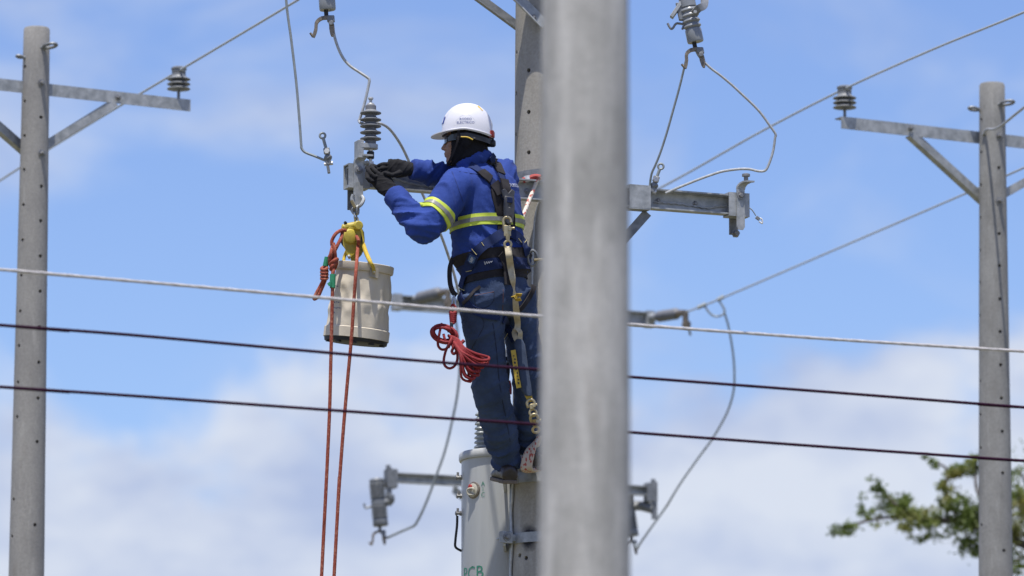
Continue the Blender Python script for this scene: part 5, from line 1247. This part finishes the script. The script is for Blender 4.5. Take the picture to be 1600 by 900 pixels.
# ---------------------------------------------------------------- red cord hanging from the belt
cord = thing('cord_coil', 'bundle of thin red cord clipped to the lineman belt', 'rope', at(740, 592, 27.9))
YQ = 27.98; rc_ = .0062
def cpx(pts, Y=YQ, n=5, closed=False, r=rc_, name='cord_loop', m='rope_red'): return MB().tube(smooth_path([at(p[0], p[1], Y + (p[2] if len(p) > 2 else 0)) for p in pts], n, closed), r, 8, closed=closed).build(name, m, cord)
MB().tube(smooth_path([at(709, 462, 28.0), at(707, 470, 27.99), at(706.5, 480, 27.98), at(710, 484, 27.98), at(712, 478, 27.98), at(711, 468, 27.99)], 5, True), .004, 8, closed=True).build('carabiner', 'steel_bright', cord)
cpx([(708, 476), (704.5, 482), (705, 490), (708.5, 493), (712, 489), (712, 481)], closed=True)
for i in range(6): cpx([(703.5 + i * .3, 488 + i * 3), (707.5, 490 + i * 3, -.02), (712 - i * .2, 487 + i * 3), (708, 486 + i * 3, .02)], closed=True, r=.008)
random.seed(5)
for i in range(8):
    a_ = random.uniform(-2, 2); b_ = random.uniform(-2, 2); rx_, ry_ = 20 - (i % 4) * 1.6, 13.5 - (i % 4) * 1.4
    cpx([(693 + a_ + rx_ * math.cos(t), 521.5 + b_ + ry_ * math.sin(t) + 3.5 * math.cos(t), -.012 * (i % 3) + .014 * math.sin(t * 2 + i)) for t in [2 * math.pi * j / 10 for j in range(10)]], closed=True)
cpx([(690, 506), (688, 514, -.03), (686, 524, -.035), (684, 534, -.02)]); cpx([(693, 522, -.03), (695, 530, -.035), (698, 538, -.03)])
cpx([(684, 534), (685, 541), (690, 546), (697, 545), (702, 538), (704, 530)]); cpx([(700, 540), (696, 550), (693.5, 562), (695, 571), (702, 575.5), (710, 572), (714.5, 562), (714, 550), (710, 540)])
cpx([(705, 536, -.03), (708, 543, -.035), (706, 549, -.03), (709, 553, -.03), (713, 549, -.03), (711, 543, -.03), (707, 541, -.03)], r=.007)
cpx([(725, 532, -.045), (719, 538, -.05), (714, 545, -.045), (718, 546, -.03)], r=.0085); cpx([(707, 527, -.03), (703, 536, -.04), (700, 543, -.03)], r=.0085)
for i in range(11):                                      # loose tail loops lying on the thigh
    f = i / 10; ex, ey = 766 - 29 * f + random.uniform(-2, 2), 561 + 31 * f + random.uniform(-2, 2); o_ = 27.925 - 28.0 + .012 * (i % 3)
    ex2, ey2 = ex - 5 - 3 * f, ey + 7 - 4 * f
    cpx([(700 + f * 3, 524 + f * 4, -.02), (712 + 3 * (1 - f), 530 + 4 * f, -.045), (725 - 4 * f, 543 + 5 * f, o_ - .02), (742 - 12 * f, 552 + 10 * f, o_ - .02), (ex - 3, ey - 2.5, o_), (ex, ey, o_ - .008), (ex - 2, ey + 2.5, o_ - .012), (ex2 - 12 + 5 * f, ey2 - 5 - 3 * f, o_ - .03), (722 - 3 * f, 550 + 4 * f, o_ - .035), (709, 534 + 2 * f, -.05)], n=4)
mb = MB(); mb.box(at(705.5, 509, YQ - .02), (1, 0, 0), (0, 1, 0), UP, .016, .016, .03); mb.build('clip', 'plastic_black', cord, bevel=.003)
mb = MB(); mb.box(at(702, 517, YQ - .02), (.9, 0, .4), (0, 1, 0), (-.4, 0, .9), .02, .012, .01); mb.build('clip_tongue', 'plastic_black', cord, bevel=.002)

# ---------------------------------------------------------------- pulley block and shackle
YG = brc.y - .02
sh = thing('shackle', 'steel shackle and ring linking the bracket to the yellow pulley', 'shackle', at(556, 346, YG))
mb = MB(); mb.tube(smooth_path([at(552, 304, YG), at(550, 311, YG), at(553, 320, YG), at(557, 324, YG), at(564, 320, YG - .01), at(568, 312, YG), at(565, 306, YG + .01)], 5), .0085, 8); mb.build('bow', 'galv', sh)
mb = MB(); mb.tube([at(549, 313, YG - .02), at(555, 324, YG - .015)], .0075, 8); mb.build('pin', 'brass', sh)
for i, (x, y, rx, rz, ph) in enumerate(((554.5, 329, 4.5, 6, 0), (559, 328, 3.0, 7, 1), (555.5, 338, 3.2, 6.5, 1), (557, 344, 2.6, 4.5, 0))):
    c = at(x, y, YG); MB().tube([c + Vector((math.cos(t) * rx / K * (1 if not ph else .5), math.cos(t) * .012 * ph, math.sin(t) * rz / K)) for t in [2 * math.pi * j / 14 for j in range(14)]], .0042, 7, closed=True).build('link', 'galv', sh)
mat('yellow_paint', (0.55, 0.44, 0.05), (0.38, 0.30, 0.04), rough=.5, scale=28, bump=.08, bscale=40)
pul = thing('pulley_block', 'yellow painted pulley block above the canvas bucket', 'pulley', at(543, 402, YG))
FV = Vector((.35, -1, 0)).normalized(); FU = Vector((1, .35, 0)).normalized()
def ppx(x, y): p = at(x, y, YG) - at(545, 378, YG); return (p.x / FU.x, p.z)
cheek = [(539, 362), (547, 352), (556, 349), (560, 356), (561, 368), (560.5, 382), (556, 392), (548, 401), (543, 407), (540, 402), (538, 393), (534, 386), (533.5, 376), (535.5, 368)]
o0 = at(545, 378, YG)
mb = MB(); mb.plate([[ppx(x, y) for x, y in cheek], circle2(*ppx(544.5, 371), .0055, 10)], o0 + FV * .024, FU, UP, .006); mb.build('cheek_plate', 'yellow_paint', pul, smooth=False, bevel=.0015)
mb = MB(); mb.plate([[(x + .035, z - .012) for x, z in [ppx(x, y) for x, y in cheek]]], o0 - FV * .024, FU, UP, .006); mb.build('cheek_plate', 'yellow_paint', pul, smooth=False, bevel=.0015)
MB().lathe([(.020, .0), (.034, .001), (.036, .006), (.030, .013), (.012, .017)], o0 + FV * .0255 + UP * .02 - FU * .002, FV, 28).build('cheek_boss', 'yellow_paint', pul)
MB().lathe([(.048, -.019), (.048, -.014), (.040, -.004), (.040, .004), (.048, .014), (.048, .019)], o0 + UP * .014 + FU * .012, FV, 28).build('sheave', 'black_rubber', pul)
hd = at(557, 354, YG); mb = MB(); mb.lathe([(.018, -.034), (.022, -.030), (.022, .034), (.018, .038)], hd, FV, 16); mb.lathe([(.016, -.01), (.018, .0), (.018, .075), (.012, .08)], at(560, 351, YG), Vector((-.95, -.2, -.25)), 14); mb.build('head', 'yellow_paint', pul)
mb = MB(); mb.tube(smooth_path([at(548, 352, YG - .02), at(540, 352, YG - .025), at(535, 355, YG - .025), at(536, 359, YG - .025), at(543, 361, YG - .025)], 4), .0048, 8); mb.build('latch_ring', 'yellow_paint', pul)
MB().lathe([(.006, 0), (.008, .006), (.006, .014)], at(541, 350, YG - .02), Vector((-.5, -.5, .6)), 8).build('bolt', 'black_rubber', pul)
MB().lathe([(.006, 0), (.007, .004), (.003, .006)], o0 + FV * .026 + FU * ppx(542.5, 402)[0] + UP * ppx(542.5, 402)[1], FV, 10).build('rivet', 'alu_white', pul)

# ---------------------------------------------------------------- canvas bucket
cloth('canvas', (0.68, 0.61, 0.49), (0.60, 0.535, 0.43), 260, .25, 4, dist=.002)
YBk = YG + .01
bt, bb = at(569, 414, YBk - .015), at(556, 531.5, YBk + .015); bax = (bt - bb).normalized(); bu, bv_ = Vector((1, 0, 0)), Vector((0, 1, 0))
bu = (bu - bax * bu.dot(bax)).normalized(); bv_ = bax.cross(bu); Lb = (bt - bb).length
buck = thing('bucket', 'off-white canvas tool bucket hanging under the yellow pulley', 'bucket', bb)
def bring(h, r, wr=0.0):
    o = []
    for j in range(96):
        t = 2 * math.pi * j / 96; p = Vector((math.cos(t) * 2.2, math.sin(t) * 2.2, h * 9)); d = noise.noise(p) * .55 + noise.noise(p * 2.3) * .35
        rg = max(0, 1 - abs(noise.noise(Vector((math.cos(t) * 1.6 + h * 5, math.sin(t) * 1.6, h * 6 + 4)))) * 3)
        rr_ = r + wr * (d + .5 * rg); o.append(bb + bax * h + (bu * math.cos(t) + bv_ * math.sin(t)) * rr_)
    return o
r0_, r1_ = 49.5 / K, 42.5 / K
rows = []
for i in range(27):
    f = i / 26; r = r0_ + (r1_ - r0_) * f; w_ = .018 * math.sin(math.pi * min(1, max(0, (f - .1) / .85))) if f > .1 else 0
    rows.append(bring(f * Lb * .93, r, w_))
inner = [bring(f * Lb * .93, r0_ + (r1_ - r0_) * f - .006) for f in (1, .5, .06)]
MB().loft(rows + inner).build('canvas_wall', 'canvas', buck, angle=70)
MB().loft([bring(.004, r0_ + .0015), bring(.004, r0_ + .005), bring(.05, r0_ + .0045, .002), bring(.053, r0_ + .001, .002)], closed=True).build('bottom_band', 'canvas', buck)
MB().loft([bring(Lb * .90, r1_ + .001), bring(Lb * .90, r1_ + .010), bring(Lb * .925, r1_ + .013), bring(Lb * 1.0, r1_ + .013), bring(Lb * 1.005, r1_ + .010), bring(Lb * 1.0, r1_ - .002)], closed=True).build('rim', 'canvas', buck)
MB().loft([bring(-.016, r0_ * .93), bring(-.014, r0_ * .985), bring(.003, r0_ + .001)]).build('base', 'black_rubber', buck)
for a in (200, 235, 270, 305, 340): 
    d_ = bu * math.cos(R(a)) + bv_ * math.sin(R(a)); MB().box(bb - bax * .018 + d_ * r0_ * .9, d_, bax, d_.cross(bax), .02, .012, .02).build('foot', 'black_rubber', buck)
def on_bucket(px, py, off):
    d = ray(px, py).normalized(); o = CAM - bb; f0 = max(0, min(1, (at(px, py, YBk) - bb).dot(bax) / Lb)); r = r0_ + (r1_ - r0_) * f0 + off
    dp = d - bax * d.dot(bax); op = o - bax * o.dot(bax); A_ = dp.dot(dp); B_ = 2 * dp.dot(op); C_ = op.dot(op) - r * r; D_ = max(0, B_ * B_ - 4 * A_ * C_)
    return CAM + d * ((-B_ - math.sqrt(D_)) / (2 * A_))
mat('patch_grey', (0.40, 0.37, 0.31), (0.33, 0.30, 0.25), rough=.9, scale=30)
pg = [on_bucket(x, y, .016) for x, y in ((578, 418), (592, 421), (591, 435), (578, 432))]; pg2 = [on_bucket(x, y, .004) for x, y in ((578, 418), (592, 421), (591, 435), (578, 432))]
MB().add(pg + pg2, [(0, 1, 2, 3), (7, 6, 5, 4), (0, 4, 5, 1), (1, 5, 6, 2), (2, 6, 7, 3), (3, 7, 4, 0)]).build('patch', 'patch_grey', buck, smooth=False)
mat('rope_yellow', (0.60, 0.44, 0.05), (0.46, 0.32, 0.04), rough=.8, scale=60, bump=.3, bscale=200)
MB().tube(smooth_path([at(561, 360, YG + .02), at(566, 376, YG + .01), at(571, 392, YG - .03), at(578, 408, on_bucket(580, 412, .03).y), on_bucket(583, 417, .026), on_bucket(584.5, 425, .020)], 5), [.007] * 7 + [.0105] * 9 + [.0085] * 10, 9).build('handle_rope', 'rope_yellow', buck)
MB().tube(smooth_path([at(556, 365, YG + .04), at(544, 388, YG + .08), at(538, 402, YG + .1), bt - bu * r1_ * .8 + bv_ * r1_ * .45 - UP * .03], 5), [.008] * 16, 9).build('handle_rope', 'rope_yellow', buck)
MB().lathe([(.007, 0), (.008, .003), (.003, .005)], on_bucket(584.5, 426, .027), -ray(584, 426).normalized(), 10).build('rivet', 'brass', buck)
mat('ink_blue', (0.03, 0.06, 0.16), (0.03, 0.05, 0.13), rough=.7)
for (x, y, wdx) in ((523, 446, 8), (519, 471, 12), (521, 480, 14), (518, 487, 6)):
    for j in range(int(wdx / 3)):
        a = [on_bucket(x + j * 3 + u_, y + v_ + .4 * (j % 2), .013) for u_, v_ in ((0, 0), (2, .1), (2.0, 1.3 + .5 * (j % 2)), (0, 1.2))]; MB().add(a, [(0, 1, 2, 3)]).build('printed_mark', 'ink_blue', buck, smooth=False)

# ---------------------------------------------------------------- orange-red hand line
hl = thing('hand_line', 'orange-red hand line hanging from the pulley in two long falls with knotted end', 'rope', at(495, 1000, 27.9))
hl.location = Vector((at(470, 900, 27.9).x, 27.9, 0)); hl['org'] = list(hl.location)
ro = .0085
YHl = YG - .04
def to_ground(a, b):
    d = (b - a); t = a.z / -d.z; e = a + d * t; e.z = .01; return e
r1p = [at(*p) for p in ((556, 368, YHl + .02), (560, 376, YHl - .01), (559, 388, YHl), (556.5, 420, YHl - .16), (553, 470, YHl - .17), (549, 530, YHl - .17), (543, 595, YHl - .16), (535, 690, YHl - .16), (528, 790, YHl - .16), (522, 900, YHl - .16))]
r1p.append(to_ground(r1p[-1], r1p[-1] + (r1p[-1] - r1p[-2])))
MB().tube(smooth_path(r1p, 6), ro, 10).build('right_fall', 'rope_orange', hl)
r2p = [at(*p) for p in ((520, 424, YHl - .16), (519.5, 450, YHl - .17), (518.5, 500, YHl - .17), (517, 560, YHl - .17), (515, 640, YHl - .17), (511, 730, YHl - .17), (506, 830, YHl - .17), (502.5, 900, YHl - .17))]
r2p.append(to_ground(r2p[-1], r2p[-1] + (r2p[-1] - r2p[-2])))
MB().tube(smooth_path(r2p, 6), ro, 10).build('left_fall', 'rope_orange', hl)
def hpx(pts, name='knot_turn', n=5, closed=False, r=ro, m='rope_orange'): return MB().tube(smooth_path([at(p[0], p[1], YHl - .1 + (p[2] if len(p) > 2 else 0)) for p in pts], n, closed), r, 9, closed=closed).build(name, m, hl)
hpx([(540, 360, .06), (533, 360, .03), (525, 365), (519, 375), (519, 383), (523, 388)], 'eye_loop'); hpx([(535, 362, .06), (533, 372, .02), (527, 384), (522, 395), (519, 408)], 'eye_loop')
hpx([(521, 380, -.02), (523, 392, -.03), (524, 404, -.02), (521, 412)]); hpx([(520, 384), (517, 396, -.03), (515, 408, -.02), (517, 416)]); hpx([(527, 405, -.01), (521, 408, -.045), (516, 413, -.02), (521, 417, .03)], closed=True)
hpx([(526, 410, -.02), (519, 416, -.045), (517, 421, -.02), (523, 419, .02)], closed=True); hpx([(520, 415, -.03), (521, 422, -.04), (520, 428, -.05)])
hpx([(520, 386), (517, 396), (513, 405), (509, 416), (507, 422)], 'tail')
for i in range(4): hpx([(502.5, 420 + i * 5), (507, 422 + i * 5, -.03), (511, 419 + i * 5, -.005), (507, 417 + i * 5, .03)], closed=True)
hpx([(508, 438), (503, 450), (497, 463), (492, 467), (491, 465.5), (495, 457), (501, 446), (505, 438, -.02)], 'tail_loop', r=.0085)
MB().tube([at(511.5, 402, YHl - .1), at(508.5, 416, YHl - .1)], .0135, 10).build('green_tape', 'tape_green', hl)
MB().tube([at(520, 429, YHl - .165), at(519.6, 450, YHl - .17)], [.0145, .0135], 10).build('green_tape', 'tape_green', hl)
MB().add([at(518, 438, YHl - .185), at(511, 443, YHl - .19), at(514, 447.5, YHl - .19), at(518, 446, YHl - .185), at(518, 438, YHl - .182), at(511, 443, YHl - .187), at(514, 447.5, YHl - .187), at(518, 446, YHl - .182)], [(0, 1, 2, 3), (7, 6, 5, 4), (0, 4, 5, 1), (1, 5, 6, 2), (2, 6, 7, 3), (3, 7, 4, 0)]).build('tape_tail', 'tape_green', hl, smooth=False)

# leads and a small black block seen between the legs
for i, (xa, xb) in enumerate(((794, 786), (797, 791))):
    wire('bushing_lead', ['pale lead wire showing between the lineman legs, left of its twin', 'pale lead wire showing between the lineman legs, right of its twin'][i], [at(xa, 470, 28.75), at(xa - 1.5, 505, 28.72), at(xb + 2, 535, 28.7), at(xb, 560, 28.7), at(xb - 1, 600, 28.72)], .0055, 'alu_white', cat='wire')
blk = thing('snatch_block', 'small black block with a bolt hanging between the lineman legs', 'pulley', at(794, 605, 28.5))
bp2 = [at(787, 560, 28.5), at(792, 557, 28.5), at(797, 564, 28.5), at(797, 580, 28.5), at(795, 600, 28.5), at(791, 600, 28.5), at(788, 582, 28.5)]
c2 = at(792, 578, 28.5); mb = MB(); mb.plate([[(p.x - c2.x, p.z - c2.z) for p in bp2][::-1]], c2, (1, 0, 0), UP, .03); mb.build('cheek', 'plastic_black', blk, bevel=.003)
MB().lathe([(.009, 0), (.010, .006), (.004, .010)], at(789.5, 566, 28.48), (0, -1, 0), 10).build('bolt', 'alu', blk)
MB().tube(smooth_path([at(795, 595, 28.52), at(797, 604, 28.52), at(797, 616, 28.52)], 4), .008, 8).build('red_tail', 'rope_red', blk)
# ---------------------------------------------------------------- tree behind the right-hand pole
def leaf_mat():
    m = bpy.data.materials.new('leaf'); m.use_nodes = True; n = m.node_tree.nodes; l = m.node_tree.links; b = n['Principled BSDF']
    b.inputs['Roughness'].default_value = .5
    t = n.new('ShaderNodeTexCoord'); z = n.new('ShaderNodeTexNoise'); z.inputs['Scale'].default_value = 2.2; z.inputs['Detail'].default_value = 4; l.new(t.outputs['Object'], z.inputs['Vector'])
    r = n.new('ShaderNodeValToRGB'); e = r.color_ramp.elements; e[0].position = .32; e[0].color = (.075, .115, .025, 1); e[1].position = .70; e[1].color = (.32, .27, .08, 1)
    k_ = e.new(.50); k_.color = (.17, .23, .05, 1); l.new(z.outputs['Fac'], r.inputs[0]); l.new(r.outputs[0], b.inputs['Base Color'])
    tr_ = n.new('ShaderNodeBsdfTranslucent'); l.new(r.outputs[0], tr_.inputs[0]); mx_ = n.new('ShaderNodeMixShader'); mx_.inputs[0].default_value = .45
    l.new(b.outputs[0], mx_.inputs[1]); l.new(tr_.outputs[0], mx_.inputs[2]); l.new(mx_.outputs[0], n['Material Output'].inputs[0]); MATS['leaf'] = m
leaf_mat()
mat('bark', (.12, .10, .08), (.07, .055, .045), rough=.95, scale=14, stretch=(1, 1, .2), bump=.5, bscale=20)
YTR = 46.0; kk = scale_at(YTR)
base = Vector((at(1830, 900, YTR).x, YTR + .8, 0))
tree = thing('tree', 'leafy green tree reaching a branch in from the lower right behind the right-hand pole', 'tree', base)
fork = at(1745, 960, YTR + .5)
MB().tube(smooth_path([base - UP * .2, base + Vector((-.1, 0, 2)), base + Vector((.1, 0, 4.2)), fork - UP * .8, fork], 6), [.30 - .008 * i for i in range(25)], 14).build('trunk', 'bark', tree)
random.seed(11)
limbs = [  # photo points of the limbs reaching into view
    [(1745, 960, .5), (1650, 880, .2), (1575, 840, 0), (1500, 815, 0), (1440, 812, 0), (1400, 790, 0), (1372, 760, 0)],
    [(1500, 815, 0), (1478, 770, 0), (1480, 735, 0), (1462, 722, 0)],
    [(1575, 840, 0), (1530, 775, -.1), (1525, 735, 0), (1528, 712, 0)],
    [(1440, 812, 0), (1390, 808, 0), (1350, 815, .1), (1315, 828, 0)],
    [(1575, 840, 0), (1520, 845, .2), (1505, 855, .2)],
    [(1650, 880, .2), (1620, 800, .3), (1598, 745, .2), (1590, 735, .2)], [(1650, 880, .2), (1600, 870, .4), (1585, 880, .3)],
    [(1745, 960, .5), (1760, 850, .5), (1740, 760, .3), (1700, 690, .3)], [(1745, 960, .5), (1850, 860, .8), (1900, 740, .6)], [(1745, 960, .5), (1900, 940, 0), (2020, 860, .2)], [(1745, 960, .5), (1720, 1000, -1), (1640, 1000, -1.6)]]
for lb in limbs:
    pts = [at(x, y, YTR + o) for x, y, o in lb]; sp = smooth_path(pts, 6); n = len(sp)
    MB().tube(sp, [(.038 if lb[0][0] == 1745 else .010) * (1 - .8 * i / n) + .006 for i in range(n)], 7).build('limb', 'bark', tree)
# leaf clumps: (px, py, radius x px, radius y px, count)
clumps = [(1312, 828, 14, 7, 70), (1332, 822, 13, 8, 75), (1350, 806, 9, 14, 60), (1368, 756, 9, 9, 50), (1378, 768, 8, 9, 50), (1392, 785, 18, 16, 190), (1413, 780, 12, 10, 100), (1420, 800, 20, 14, 200), (1440, 815, 22, 14, 220), (1462, 810, 18, 14, 170), (1420, 828, 16, 8, 70), (1445, 836, 14, 7, 60),
          (1478, 780, 11, 20, 130), (1478, 758, 8, 9, 50), (1484, 738, 10, 10, 80), (1498, 735, 12, 9, 90), (1455, 722, 9, 6, 55), (1518, 730, 14, 12, 150), (1524, 712, 7, 7, 30), (1500, 790, 22, 18, 260), (1520, 800, 20, 20, 240), (1500, 820, 24, 14, 200), (1510, 845, 14, 14, 130), (1522, 858, 8, 8, 50), (1535, 830, 20, 25, 200), (1550, 800, 20, 25, 200), (1345, 772, 6, 4, 8), (1375, 815, 10, 6, 22),
          (1590, 740, 9, 12, 40), (1588, 775, 12, 16, 130), (1600, 800, 20, 24, 300), (1592, 835, 14, 12, 130), (1585, 862, 9, 8, 40), (1595, 885, 14, 8, 80), (1640, 780, 45, 50, 500), (1700, 730, 55, 60, 450), (1680, 850, 60, 60, 500), (1760, 800, 70, 80, 500), (1850, 780, 80, 90, 500), (1920, 860, 90, 80, 400), (1800, 920, 100, 60, 400), (1660, 940, 70, 50, 350), (1980, 780, 60, 60, 250)]
lv, lf_ = [], []
for cx, cy, rx, ry, cnt in clumps:
    subs = [(random.gauss(0, .55), random.gauss(0, .55), random.gauss(0, .55)) for _ in range(max(4, cnt // 14))]
    for i in range(int(cnt * 2.2)):
        s_ = random.choice(subs); q = [c + random.gauss(0, .32) for c in s_]
        p = at(cx + q[0] * rx, cy + q[1] * ry, YTR + q[2] * max(rx, 14) / kk * 1.1)
        L = random.uniform(.022, .046); d = Vector((random.gauss(0, 1), random.gauss(0, 1), random.gauss(-.5, .7))).normalized(); u, v = perp(d); a = random.uniform(0, 6.28); s2 = u * math.cos(a) + v * math.sin(a); n_ = d.cross(s2)
        k0 = len(lv); lv += [p, p + d * L * .5 + s2 * L * .26 + n_ * L * .06, p + d * L, p + d * L * .5 - s2 * L * .26 + n_ * L * .06]; lf_ += [(k0, k0 + 1, k0 + 2), (k0, k0 + 2, k0 + 3)]
b_ = MB(); b_.v = lv; b_.f = lf_; cr_ = b_.build('crown', 'leaf', tree, smooth=False); cr_['kind'] = 'stuff'
for o in list(bpy.data.objects):
    if 'org' in o.keys(): del o['org']
